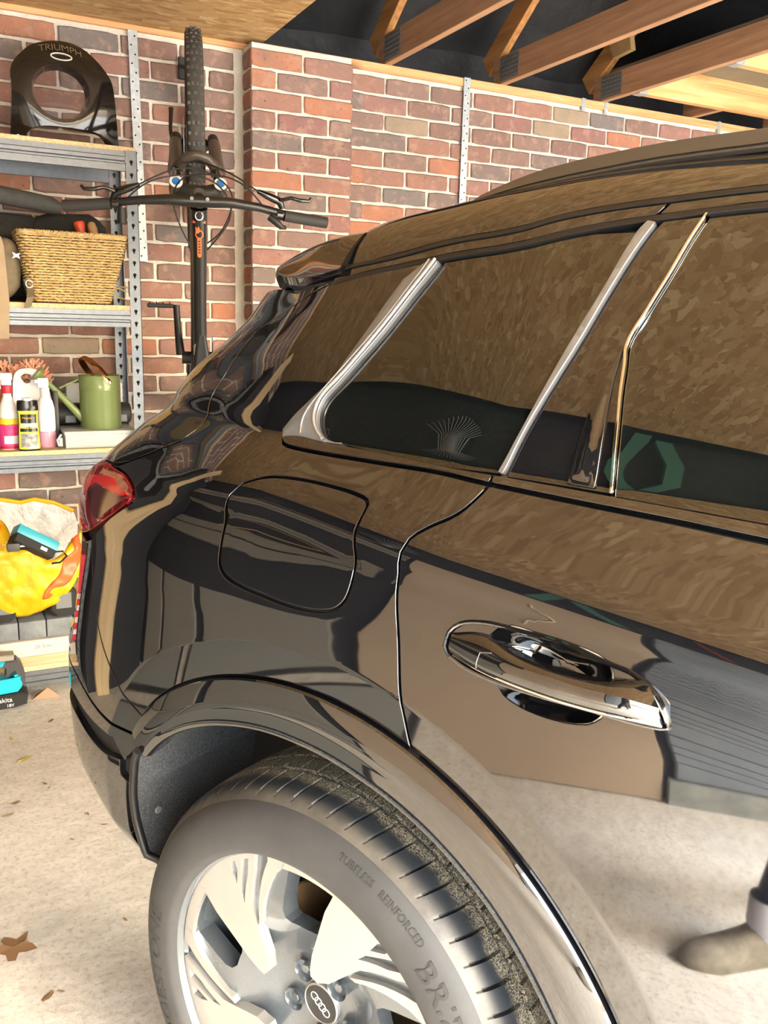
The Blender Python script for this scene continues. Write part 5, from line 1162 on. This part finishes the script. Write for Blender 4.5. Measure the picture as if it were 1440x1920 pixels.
ch = empty('battery_charger', (-1.558, -.345, .575), 'teal and black battery charger lying in the yellow bag', 'charger', rot=(radians(-25), radians(33), radians(6)))
P_('teal', (.02, .30, .40), .4)
MB().box((-.08, -.03, .0), (.08, .035, .036), .006, seg=2).build('charger_top', M['teal'], ch); MB().box((-.078, -.032, -.032), (.078, .033, .001), .004).build('charger_base', M['matte_black'], ch)
m = MB(); m.box((.02, -.0335, -.02), (.045, -.031, -.008)); m.build('label', M['white'], ch)
m = MB(); m.tube([(.07, .02, 0), (.11, .0, .02), (.12, -.03, .0), (.10, -.05, -.04), (.08, -.03, -.05)], .0035, 8); m.build('cable', M['black'], ch)
pg = empty('mains_plug', (-1.627, -.372, .575), 'black mains plug lying on the yellow bag', 'plug'); MB().box((-.024, -.014, -.018), (.02, .014, .014), .008, seg=2).build('plug_body', plain('plug_grey', (.06, .06, .06), .5), pg)
m = MB(); m.box((.02, -.01, -.002), (.036, -.006, .004)); m.build('plug_pin', M['galv'], pg)
# teal cordless tool on the floor
dt = empty('cordless_tool', (-1.69, -.43, 0), 'teal cordless power tool with black battery on the floor at the left edge', 'power tool')
P_('teal_bright', (.01, .42, .56), .35); RX = Matrix.Rotation(pi/2, 4, 'X')
def side(poly, y0, y1, name, mat, bev=.004, par=dt): m = MB(); m.prism([(x+1.69, z) for x, z in poly], -y1, -y0, Matrix.Identity(4) @ RX, bev=bev); return m.build(name, mat, par, smooth=30)
bt = side([(-1.78, .002), (-1.665, .002), (-1.622, .010), (-1.616, .048), (-1.64, .056), (-1.78, .050)], -.04, .04, 'battery', M['matte_black'])
side([(-1.78, .052), (-1.65, .058), (-1.635, .075), (-1.628, .128), (-1.66, .122), (-1.70, .105), (-1.78, .105)], -.036, .036, 'tool_body', M['teal_bright'], .008)
side([(-1.70, .175), (-1.648, .178), (-1.632, .160), (-1.622, .125), (-1.622, .07), (-1.634, .08), (-1.640, .12), (-1.655, .150), (-1.672, .120), (-1.688, .118), (-1.678, .155), (-1.70, .160)], -.03, .03, 'handle', plain('tool_grey', (.05, .05, .05), .6), .004)
side([(-1.78, .162), (-1.69, .160), (-1.686, .176), (-1.78, .180)], -.034, .034, 'top_cover', M['teal_bright'])
side([(-1.78, .180), (-1.656, .176), (-1.654, .196), (-1.70, .199), (-1.78, .196)], -.026, .026, 'knob', plain('knob_grey', (.30, .28, .23), .6))
text_mesh('battery_text', 'makita', .024, M['white'], bt, Matrix.Translation((-.012, -.0405, .036)) @ RX, .0004); text_mesh('battery_text', '18V', .016, M['white'], bt, Matrix.Translation((.012, -.0405, .014)) @ RX, .0004)
# cardboard scrap by the shelf
m = MB(); vs = [m.bm.verts.new(p) for p in ((-1.60, -.42, .001), (-1.50, -.43, .001), (-1.515, -.372, .001), (-1.545, -.40, .032), (-1.585, -.374, .001))]
for f in ((0, 1, 3), (1, 2, 3), (2, 4, 3), (4, 0, 3)): m.bm.faces.new([vs[i] for i in f])
tag(m.build('cardboard_scrap', plain('scrap', (.38, .24, .16), .9), smooth=0), 'small folded scrap of brown card on the floor by the shelving', 'scrap')
# ================================================================ bicycle hung by its front wheel
bk_ = empty('mountain_bike', (-.852, 0, 0), 'matte black mountain bike hung upright by its front wheel', 'bicycle', rot=(0, 0, radians(-14.06)))
def L3(r, d, z): return (r, -d, z)
ZA, DA, RT = 2.0, .375, .372
def wheel_bike(name, d, z):
    Wm = Matrix.Translation((0, -d, z)) @ Matrix.Rotation(pi/2, 4, 'Y')
    m = MB(); m.lathe([(RT-.036, -.024), (RT-.018, -.0285), (RT-.004, -.022), (RT-.001, -.012), (RT, 0), (RT-.001, .012), (RT-.004, .022), (RT-.018, .0285), (RT-.036, .024)], 72, Wm); ty = m.build(name, M['btyre'], bk_, smooth=60)
    m = MB(); rr_ = random.Random(2)
    for i in range(76):
        a = 2*pi*i/76
        for (x, w_, l_) in (((-.0075, .0045, .008), (.0075, .0045, .008)) if i % 2 else ((-.001, .005, .007),)) + ((-.0205, .0045, .0065), (.0205, .0045, .0065)):
            T = Wm @ Matrix.Rotation(a, 4, 'Z') @ Matrix.Translation((RT-(.0 if abs(x) < .015 else .0045), 0, x)); m.box((-.002, -l_, -w_), (.0035, l_, w_), .0008, mat=T) if False else m.box((-.001, -l_*.8, -w_), (.0036, l_*.8, w_), mat=None) if False else None
            t = bmesh.ops.create_cube(m.bm, size=1); bmesh.ops.transform(m.bm, matrix=T @ Matrix.Diagonal((.006, l_*1.5, w_*2, 1)), verts=t['verts'])
    m.build('tread_knobs', M['bknob'], ty, smooth=0, kind='stuff')
    m = MB(); m.lathe([(RT-.034, -.017), (RT-.036, -.015), (RT-.060, -.012), (RT-.060, .012), (RT-.036, .015), (RT-.034, .017)], 72, Wm); m.build('rim', M['matte_black'], bk_)
    m = MB(); m.lathe([(0, -.055), (.011, -.055), (.014, -.045), (.03, -.035), (.03, -.028), (.015, -.025), (.015, .025), (.026, .03), (.026, .036), (.011, .055), (0, .055)], 20, Wm); m.build('hub', M['black'], bk_)
    m = MB()
    for i in range(28):
        a = 2*pi*i/28; s_ = .03*(1 if i % 2 else -1); p = Wm @ Vector((.024*cos(a+.5*(1 if i % 4 < 2 else -1)), .024*sin(a+.5*(1 if i % 4 < 2 else -1)), s_)); q_ = Wm @ Vector(((RT-.058)*cos(a), (RT-.058)*sin(a), 0)); m.tube([p, q_], .001, 4)
    m.build('spokes', M['galv_dark'], bk_, kind='stuff')
    m = MB(); m.lathe([(.09, -.0385), (.09, -.0365), (.07, -.0365), (.07, -.0385)], 40, Wm, close=True); m.build('brake_rotor', M['galv'], bk_)
M['btyre'] = mottled('btyre', (.035, .032, .028), (.055, .05, .043), 50, .85, .2, .002); M['bknob'] = mottled('bknob', (.045, .042, .037), (.105, .098, .086), 90, .8, .2, .001)
M['frame_black'] = plain('frame_black', (.010, .010, .010), .32); M['fork_brown'] = plain('fork_brown', (.062, .048, .038), .38)
wheel_bike('tyre', DA, ZA); wheel_bike('tyre', DA, ZA-1.20)
def tb(name, pts, r, mat, n=14, **k): m = MB(); m.tube([L3(*p) for p in pts], r, n); return m.build(name, M[mat] if isinstance(mat, str) else mat, bk_, smooth=50, **k)
# fork
for s_ in (-1, 1):
    tb('fork_lower', [(s_*.066, .39, ZA+.012), (s_*.067, .44, ZA-.01), (s_*.067, .60, ZA-.085), (s_*.067, .72, ZA-.142)], [.017, .0215, .0225, .026], 'fork_brown')
    tb('fork_stanchion', [(s_*.066, .70, ZA-.132), (s_*.066, .90, ZA-.217)], .0175, 'gloss_black')
    tb('dropout', [(s_*.062, .355, ZA+.03), (s_*.064, .40, ZA+.018), (s_*.066, .42, ZA-.0)], [.013, .019, .02], 'black')
    m = MB(); m.lathe([(0, .034), (.012, .034), (.0195, .030), (.0215, .012), (.0225, -.02), (.02, -.03)], 24, Matrix.Translation(L3(s_*.066, .905, ZA-.219)) @ Matrix.Rotation(radians(68), 4, 'X')); m.build('fork_crown_end', M['fork_brown'], bk_)
    cap_m = plain('cap_blue', (.02, .17, .50), .3); T = Matrix.Translation(L3(s_*.066, .905, ZA-.219)) @ Matrix.Rotation(radians(68), 4, 'X')
    m = MB(); m.lathe([(.012, .0345), (.0135, .0362), (.0195, .0352), (.0197, .031)], 24, T); m.build('cap_ring', M['white'], bk_)
    m = MB(); m.lathe([(.0125, .0345), (.011, .039), (0, .040)], 20, T); m.build('fork_cap', cap_m, bk_)
tb('fork_arch', [(-.067, .70, ZA-.14), (-.055, .735, ZA-.125), (-.03, .765, ZA-.105), (0, .775, ZA-.10), (.03, .765, ZA-.105), (.055, .735, ZA-.125), (.067, .70, ZA-.14)], [.02, .018, .015, .014, .015, .018, .02], 'fork_brown')
tb('fork_crown', [(-.066, .905, ZA-.22), (-.03, .915, ZA-.232), (0, .918, ZA-.238), (.03, .915, ZA-.232), (.066, .905, ZA-.22)], [.022, .023, .026, .023, .022], 'black')
tb('axle_lever', [(-.078, .385, ZA+.005), (-.083, .36, ZA+.05), (-.080, .345, ZA+.105), (-.079, .34, ZA+.125)], [.007, .0065, .0075, .009], 'gloss_black'); tb('brake_calliper', [(-.045, .40, ZA-.02), (-.048, .43, ZA-.05)], .014, 'black'); tb('axle_cap', [(.078, .372, ZA), (.088, .372, ZA)], .013, 'black')
# head tube, stem, bar
tb('head_tube', [(0, .90, ZA-.262), (0, .99, ZA-.252)], .026, 'frame_black'); tb('stem', [(0, 1.00, ZA-.254), (0, 1.045, ZA-.276)], [.021, .019], 'black')
m = MB(); m.lathe([(.0185, 0), (.019, .010), (.016, .0125), (0, .013)], 24, Matrix.Translation(L3(0, 1.018, ZA-.252)) @ Matrix.Rotation(radians(78), 4, 'X')); m.build('stem_cap', plain('cap_grey', (.03, .03, .03), .6), bk_)
for x in (-.022, .022): tb('stem_bolt', [(x, 1.04, ZA-.262), (x*1.02, 1.075, ZA-.27)], .0055, 'galv_dark', 8)
tb('handlebar', [(-.262, 1.005, ZA-.287), (-.17, 1.03, ZA-.277), (-.09, 1.05, ZA-.273), (-.04, 1.055, ZA-.275), (0, 1.055, ZA-.275), (.04, 1.055, ZA-.275), (.09, 1.05, ZA-.273), (.17, 1.03, ZA-.279), (.262, 1.005, ZA-.294)], [.0112, .0125, .015, .0165, .017, .0165, .015, .0125, .0112], 'frame_black', 16)
P_('grip_rubber', (.022, .022, .022), .7)
for s_, z in ((-1, ZA-.300), (1, ZA-.309)):
    z0 = z+.012
    tb('grip', [(s_*.252, 1.008, z0), (s_*.32, .995, z0-.006), (s_*.387, .98, z0-.011)], [.0165, .0172, .0172], 'grip_rubber', 18)
    tb('lever_clamp', [(s_*.228, 1.013, z0+.002), (s_*.246, 1.01, z0+.001)], .0165, 'gloss_black', 16)
    tb('brake_body', [(s_*.170, 1.045, ZA-.236), (s_*.20, 1.035, ZA-.246), (s_*.238, 1.02, ZA-.258), (s_*.246, 1.012, ZA-.275)], [.006, .011, .0125, .009], 'gloss_black', 12)
    tb('brake_lever', [(s_*.240, 1.035, ZA-.256), (s_*.268, 1.05, ZA-.250), (s_*.295, 1.05, ZA-.256), (s_*.322, 1.045, ZA-.256), (s_*.330, 1.043, ZA-.247)], [.006, .0055, .0065, .0055, .0045], 'gloss_black', 8)
tb('shifter', [(.205, 1.03, ZA-.305), (.225, 1.035, ZA-.318), (.242, 1.03, ZA-.333), (.255, 1.02, ZA-.333)], [.010, .012, .008, .006], 'black', 10); tb('dropper_lever', [(-.222, 1.02, ZA-.30), (-.222, 1.022, ZA-.345)], [.012, .015], 'black', 8)
for nm, pts in (('brake_hose', [(-.17, 1.045, ZA-.236), (-.08, 1.03, ZA-.19), (0, 1.0, ZA-.178), (.07, .98, ZA-.205), (.10, .97, ZA-.26), (.07, .95, ZA-.34), (.025, .93, ZA-.38)]), ('front_hose', [(.17, 1.045, ZA-.236), (.09, 1.03, ZA-.188), (0, .95, ZA-.15), (-.05, .82, ZA-.13), (-.062, .62, ZA-.06), (-.05, .44, ZA-.03)]), ('gear_cable', [(.205, 1.03, ZA-.298), (.12, 1.04, ZA-.215), (.02, 1.03, ZA-.195), (-.05, 1.01, ZA-.21), (-.075, .98, ZA-.27), (-.05, .95, ZA-.35), (-.022, .93, ZA-.40)]), ('dropper_cable', [(-.222, 1.02, ZA-.29), (-.15, 1.035, ZA-.23), (-.05, 1.02, ZA-.20), (.05, 1.0, ZA-.215), (.095, .97, ZA-.29), (.06, .95, ZA-.36), (.024, .92, ZA-.40)])):
    a = np.array(pts); t_ = np.linspace(0, 1, len(a)); q = np.linspace(0, 1, 36); cc = np.stack([cubic(t_, a[:, i])(q) for i in range(3)], 1); tb(nm, [tuple(p) for p in cc], .0024, 'black', 7)
# frame
tb('top_tube', [(0, .955, ZA-.285), (0, .90, ZA-.42), (0, .84, ZA-.56), (0, .79, ZA-.70)], [.024, .0215, .021, .0215], 'frame_black', 18)
tb('down_tube', [(0, .915, ZA-.275), (0, .62, ZA-.56), (0, .36, ZA-.745)], [.027, .027, .027], 'frame_black', 18); tb('seat_tube', [(0, .80, ZA-.705), (0, .36, ZA-.755)], .019, 'frame_black', 16)
tb('seat_clamp', [(0, .795, ZA-.703), (0, .835, ZA-.72)], .0225, 'galv', 18); tb('seat_post', [(0, .82, ZA-.71), (0, 1.02, ZA-.785)], .015, 'gloss_black', 14)
m = MB(); m.loft([[L3(wd*cos(a), 1.03+.018*sin(a)+.01*abs(cos(a)), z) for a in np.linspace(0, 2*pi, 16, endpoint=False)] for wd, z in ((.012, ZA-.66), (.02, ZA-.70), (.03, ZA-.77), (.065, ZA-.85), (.07, ZA-.90), (.05, ZA-.93))]); m.build('saddle', M['black'], bk_, smooth=50)
for s_ in (-1, 1):
    tb('chain_stay', [(s_*.03, .36, ZA-.78), (s_*.05, .37, ZA-1.19)], .011, 'frame_black', 10); tb('seat_stay', [(s_*.02, .72, ZA-.73), (s_*.045, .40, ZA-1.19)], .009, 'frame_black', 10)
tb('bottom_bracket', [(-.06, .36, ZA-.755), (.06, .36, ZA-.755)], .023, 'black', 18)
tb('crank', [(-.064, .36, ZA-.745), (-.072, .362, ZA-.66), (-.076, .365, ZA-.575), (-.076, .365, ZA-.563)], [.017, .013, .012, .013], 'black', 12); tb('crank', [(.066, .36, ZA-.76), (.074, .36, ZA-.92)], [.016, .012], 'black', 12)
def pedal(s_, z):
    m = MB(); m.box((min(s_*.088, s_*.18), -.40, z-.009), (max(s_*.088, s_*.18), -.32, z+.006), .003)
    for i in range(4): m.tube([(s_*(.10+i*.024), -.33, z+.005), (s_*(.10+i*.024), -.33, z+.012)], .002, 6); m.tube([(s_*(.10+i*.024), -.395, z+.005), (s_*(.10+i*.024), -.395, z+.012)], .002, 6)
    m.build('pedal', M['black'], bk_)
pedal(-1, ZA-.565); pedal(1, ZA-.92); tb('pedal_axle', [(-.072, .365, ZA-.566), (-.09, .365, ZA-.566)], .006, 'galv', 10)
Wm = Matrix.Translation((.054, -.36, ZA-.755)) @ Matrix.Rotation(pi/2, 4, 'Y')
m = MB(); pts = []
for i in range(128): a = 2*pi*i/128; r = .072+(.006 if i % 4 < 2 else 0); pts.append((r*cos(a), r*sin(a)))
m.prism(pts, -.0015, .0015, Wm); m.build('chainring', M['galv_dark'], bk_, smooth=20)
# frame graphics on the top tube
def tt(z):   # front surface of the top tube
    t_ = (ZA-.285-z)/.415; d = float(np.interp(t_, [0, .325, .66, 1], [.955, .90, .84, .79])); return d+.0242
def graphic(name, poly, mat):
    v_, t_ = tri_poly(poly); m = MB(); V_ = [m.bm.verts.new((x, -(tt(z)+.0016-x*x*22), z)) for x, z in v_]
    for q in t_: m.bm.faces.new([V_[i] for i in q])
    return m.build(name, mat, bk_)
zc = ZA-.369
def disc_p(cx, cz, r, n=24, a0=0, a1=360): return [(cx+r*cos(radians(a0+(a1-a0)*i/n)), cz+r*sin(radians(a0+(a1-a0)*i/n))) for i in range(n+(a1-a0 < 360))]
def ringm(name, cx, cz, R, r, mat):
    v_, t_ = tri_poly(disc_p(cx, cz, R), [disc_p(cx, cz, r)]); m = MB(); V_ = [m.bm.verts.new((x, -(tt(z)+.0018-x*x*22), z)) for x, z in v_]
    for q in t_: m.bm.faces.new([V_[i] for i in q])
    return m.build(name, mat, bk_)
graphic('head_badge', disc_p(0, ZA-.307, .0125), M['white']); ringm('head_badge_ring', 0, ZA-.307, .0098, .0052, M['black'])
graphic('badge_flash', [(-.019, ZA-.318), (-.010, ZA-.325), (-.019, ZA-.327)], M['orange']); graphic('badge_flash', [(.019, ZA-.318), (.010, ZA-.325), (.019, ZA-.327)], M['orange'])
ringm('frame_logo', 0, ZA-.358, .0125, .0095, M['orange']); graphic('frame_logo_crown', [(-.011, ZA-.348), (-.012, ZA-.336), (-.006, ZA-.342), (-.002, ZA-.335), (.001, ZA-.343), (.003, ZA-.350), (-.004, ZA-.356), (-.011, ZA-.356)], M['orange'])
graphic('frame_stripe', [(-.0065, ZA-.368), (.0065, ZA-.368), (.0065, ZA-.418)]+disc_p(0, ZA-.418, .0065, 10, 0, -180)[1:], M['orange'])
m = MB()
for i in range(5): m.box((-.003, -(tt(ZA-.378-i*.008)+.0022), ZA-.381-i*.008), (.003, -(tt(ZA-.378-i*.008)+.0019), ZA-.376-i*.008))
m.build('stripe_lettering', M['black'], bk_)
# wall hook
m = MB(); m.tube([(-.885, -.012, 2.345), (-.89, -.05, 2.34), (-.905, -.14, 2.32), (-.93, -.25, 2.31), (-.94, -.27, 2.33)], .007, 8); m.box((-.905, -.012, 2.30), (-.868, -.001, 2.38), .002); tag(m.build('wall_hook', M['black']), 'black steel wall hook carrying the bicycle front wheel', 'hook')
# ================================================================ leaves on the floor
rl_ = random.Random(12)
lc = [plain('leaf_brown', (.20, .11, .05), .8), plain('leaf_tan', (.33, .22, .12), .8), plain('leaf_yellow', (.45, .38, .10), .8), plain('leaf_dark', (.10, .07, .045), .8)]
def leaf(x, y, L, mat, label, group=None, lob=0, rz=None):
    n = 18; a0 = rl_.uniform(0, 6.28) if rz is None else rz; m = MB(); ring = []
    for i in range(n):
        a = 2*pi*i/n; r = L*(.5 if lob else .5)*(1+(lob*.35*sin(5*a) if lob else 0))*rl_.uniform(.8, 1.15); e = 1 if lob else .38
        px, py = r*cos(a), r*sin(a)*e; q = Vector((px*cos(a0)-py*sin(a0), px*sin(a0)+py*cos(a0), .002+rl_.uniform(0, .25)*L*(abs(cos(a))**2)*.4)); ring.append(m.bm.verts.new(q))
    c = m.bm.verts.new((0, 0, .0025))
    for i in range(n): m.bm.faces.new((ring[i], ring[(i+1) % n], c))
    o = m.build('dry_leaf', mat, label=label, cat='leaf', group=group); o.location = (x, y, 0.0006); return o
leaf(-1.77, -1.79, .075, lc[0], 'large crumpled brown leaf on the concrete at the left edge', lob=1)
leaf(-1.669, -.885, .055, lc[2], 'yellowish curled leaf on the concrete below the teal tool', rz=.5); leaf(-1.695, -.72, .028, lc[2], 'small yellow leaf fragment nearest the teal tool')
leaf(-1.715, -1.151, .03, lc[0], 'dark brown curled leaf at the left, above the large crumpled one', rz=.4); leaf(-1.74, -1.211, .035, lc[1], 'tan broken leaf at the left edge of the concrete'); leaf(-1.718, -1.977, .034, lc[0], 'slender brown leaf at the bottom of the floor', rz=.7)
leaf(-1.56, -.63, .03, lc[0], 'reddish leaf scrap on the floor beside the car bumper')
for x, y, s_, lb in ((-1.536, -1.294, .02, 'small brown leaf scrap midway along the floor, left of the lower car bumper'), (-1.504, -1.368, .02, 'small brown leaf scrap closest to the black edge of the wheel arch'), (-1.618, -1.099, .018, 'thin dark leaf scrap right of the dark brown curled leaf'), (-1.594, -1.407, .018, 'brown leaf crumb alone in the middle of the open floor'), (-1.692, -1.973, .018, 'greyish leaf scrap just right of the slender brown leaf'), (-1.626, -1.069, .02, 'thin twig-like leaf scrap above the middle of the floor'), (-1.527, -1.798, .018, 'dark leaf crumb on the floor near the tyre')):
    leaf(x, y, s_, lc[rl_.choice((0, 1, 3))], lb)
# ================================================================ things on the unseen left side, mirrored in the paint
cbn = MB().box((-2.86, -.50, .001), (-2.09, -.03, 2.05), .004).build('storage_cabinet', plain('cabinet_navy', (.012, .014, .022), .6)); tag(cbn, 'tall dark cabinet left of the steel shelving, seen only mirrored in the car', 'cabinet')  # unseen dark block, added so the rear corner of the car reflects dark
pl = tag(MB().box((-2.36, -.56, .001), (-2.20, -.515, 2.3), .003).build('timber_plank', M['pale_wood']), 'pale timber plank leaning beside the shelving, mirrored in the rear corner of the car', 'plank')
mtg = plain('mat_grey', (.27, .29, .285), .8)
for i, (x0, y0, y1) in enumerate(((-2.86, -2.40, -1.75), (-2.86, -1.68, -1.02), (-2.46, -2.40, -1.75), (-2.46, -1.68, -1.02))):  # unseen black-edged mats, added to put grey bands into the wheel arch reflections
    mt_ = MB().box((x0, y0, .001), (x0+.34, y1, .013), .002).build('floor_mat', M['matte_black']); tag(mt_, ['grey floor mat by the left wall, nearer the plasterboard', 'grey floor mat by the left wall, nearer the dark cabinet', 'grey floor mat beside the car tail, nearer the wheel', 'grey floor mat beside the car tail, nearer the dark cabinet'][i], 'mat', 'grey mats on the floor by the left wall')
    MB().box((x0+.02, y0+.02, .0132), (x0+.32, y1-.02, .0142)).build('mat_top', mtg, mt_)
rk = empty('fan_rake', (XL+.03, -2.12, 1.92), 'wire fan rake hung on the dark upper left wall, mirrored in the quarter glass', 'rake')
m = MB()
for i in range(17):
    a = radians(-55+i*6.9); m.tube([(0, 0, .06), (.004, .16*sin(a), .06+.2*cos(a)), (.01, .30*sin(a), .06+.34*cos(a)), (.03, .315*sin(a), .05+.355*cos(a))], .0028, 5)
m.build('tine', M['galv'], rk, kind='stuff'); m = MB(); m.tube([(0, 0, .08), (0, .55, -.15)], .013, 10); m.build('rake_handle', M['beech'], rk)
gm = plain('green_paint', (.06, .20, .15), .6)
for i, (a, b, lb) in enumerate((((-3.02, 1.9), (-3.02, 2.44), 'green painted post on the upper left wall, nearer the rake'), ((-3.10, 2.42), (-3.30, 1.9), 'green painted slanting post on the upper left wall'))):
    m = MB(); m.loft([[(XL+.02, y-.03, z), (XL+.02, y+.03, z), (XL+.05, y+.03, z), (XL+.05, y-.03, z)] for y, z in (a, b)]); tag(m.build('green_post', gm), lb, 'post')
m = MB(); m.tube([(XL+.03, -3.52, 2.42), (XL+.03, -3.66, 1.95)], .014, 8); tag(m.build('red_pole', plain('red_pole', (.35, .03, .02), .5)), 'thin red pole on the upper left wall', 'pole')
# ================================================================ the photographer, mirrored in the door
def person():
    J = {}
    V_ = []; R_ = []; E_ = []
    def v(p, r): V_.append(p); R_.append(r); return len(V_)-1
    pel = v((-2.30, -3.92, .98), .15); wa = v((-2.31, -3.93, 1.12), .135); chs = v((-2.30, -3.92, 1.32), .15); sh_ = v((-2.30, -3.92, 1.44), .12); nk = v((-2.28, -3.90, 1.53), .06)
    E_ += [(pel, wa), (wa, chs), (chs, sh_), (sh_, nk)]
    hip1 = v((-2.23, -3.84, .92), .10); kn1 = v((-2.17, -3.60, .52), .066); an1 = v((-2.16, -3.50, .115), .042)
    hip2 = v((-2.37, -4.00, .92), .10); kn2 = v((-2.36, -4.02, .50), .066); an2 = v((-2.37, -4.10, .115), .042)
    E_ += [(pel, hip1), (hip1, kn1), (kn1, an1), (pel, hip2), (hip2, kn2), (kn2, an2)]
    for s_, el, ha in (((-2.16, -3.80, 1.42), (-2.10, -3.72, 1.18), (-1.98, -3.83, 1.34)), ((-2.42, -4.05, 1.42), (-2.24, -4.12, 1.17), (-2.02, -3.92, 1.32))):
        a = v(s_, .065); b = v(el, .05); c = v(ha, .035); E_ += [(sh_, a), (a, b), (b, c)]
    me = bpy.data.meshes.new('clothes'); me.from_pydata(V_, E_, []); o = bpy.data.objects.new('clothes', me); COL.objects.link(o)
    o.modifiers.new('skin', 'SKIN'); 
    for i, sv in enumerate(me.skin_vertices[0].data): sv.radius = (R_[i], R_[i]); sv.use_root = (i == 0)
    ss = o.modifiers.new('sub', 'SUBSURF'); ss.levels = 2; ss.render_levels = 2
    dg = bpy.context.evaluated_depsgraph_get(); m2 = bpy.data.meshes.new_from_object(o.evaluated_get(dg)); bpy.data.objects.remove(o)
    for f in m2.polygons: f.use_smooth = True
    m2.materials.clear(); m2.materials.append(mottled('navy_cloth', (.006, .008, .016), (.012, .014, .024), 30, .85, .2, .003))
    p = bpy.data.objects.new('person', m2); COL.objects.link(p)
    tag(p, 'person in dark navy clothes and khaki shoes standing beside the car', 'person')
    skin = plain('skin', (.55, .34, .25), .5)
    m = MB(); hc = Vector((-2.27, -3.89, 1.655)); t = bmesh.ops.create_icosphere(m.bm, subdivisions=3, radius=1)
    fd = Vector((.455, .89, -.1)).normalized(); sd = Vector((.89, -.455, 0)); up = Vector((0, 0, 1))
    for q in t['verts']:
        a = q.co.copy(); f_ = a.y; w_ = 1-.22*max(0, -a.z)*(1); nose = .025*math.exp(-((a.x/.16)**2+((a.z+.05)/.22)**2)) if f_ > .7 else 0
        eye = -.010*math.exp(-(((abs(a.x)-.36)/.16)**2+((a.z-.08)/.12)**2)) if f_ > .5 else 0
        q.co = hc+sd*a.x*.072*w_+fd*(f_*.095+nose+eye)+up*a.z*.115
    m.build('head', skin, p, smooth=70)
    m = MB(); t = bmesh.ops.create_icosphere(m.bm, subdivisions=3, radius=1)
    for q in t['verts']:
        a = q.co.copy(); k = 1.0 if (a.z > .25 or a.y < .1) else .86; q.co = hc+sd*a.x*.078*k+fd*(a.y*.100*k-.008)+up*(a.z*.120*k+.006)
    m.build('hair', plain('hair_brown', (.04, .025, .015), .6), p, smooth=70)
    for (w0, d_, s1) in (((-1.98, -3.83, 1.34), Vector((.45, .80, .35)), 1), ((-2.02, -3.92, 1.32), Vector((.55, .75, .35)), -1)):
        m = MB(); w0 = Vector(w0); d_ = d_.normalized(); sx = d_.cross(up).normalized(); nz = sx.cross(d_)
        m.loft([[w0+d_*l+sx*wd*cos(a)+nz*.014*sin(a) for a in np.linspace(0, 2*pi, 10, endpoint=False)] for l, wd in ((-.02, .028), (.02, .034), (.06, .042), (.085, .040))])
        for i, fl_ in enumerate((.062, .072, .068, .052)):
            b0 = w0+d_*.08+sx*(-.03+.02*i); m.tube([b0, b0+d_*fl_*.45+nz*.006, b0+d_*fl_*.75-nz*.012, b0+d_*fl_*.8-nz*.030], [.0095, .009, .0085, .007], 8)
        t0 = w0+d_*.03-sx*.036*s1; m.tube([t0, t0-sx*.022*s1+d_*.03, t0-sx*.02*s1+d_*.058-nz*.01], [.012, .0105, .0085], 8)
        m.build('hand', skin, p, smooth=70)
    sock = plain('sock_lilac', (.66, .66, .78), .9); shoe = mottled('shoe_khaki', (.16, .14, .10), (.34, .31, .25), 22, .7, .2, .003)
    for ax, fx in (((-2.16, -3.50), Vector((.35, .937, 0))), ((-2.37, -4.10), Vector((.455, .89, 0)))):
        m = MB(); m.lathe([(.040, .06), (.046, .10), (.044, .17), (.042, .172)], 18, Matrix.Translation((ax[0], ax[1], 0))); m.build('sock', sock, p, smooth=60)
        m = MB(); sx = fx.cross(up); c = Vector((ax[0], ax[1], 0)); rings = []
        for l, wd, h in ((-.085, .025, .07), (-.07, .036, .088), (-.03, .040, .095), (.03, .042, .092), (.08, .046, .068), (.13, .049, .052), (.17, .044, .044), (.20, .028, .034), (.205, .012, .02)):
            rings.append([c+fx*l+sx*wd*q[0]+up*(.002+h*q[1]) for q in ((-.95, 0), (-1, .3), (-.8, .75), (-.4, 1), (.4, 1), (.8, .75), (1, .3), (.95, 0))])
        m.loft(rings); m.build('shoe', shoe, p, smooth=60)
person()
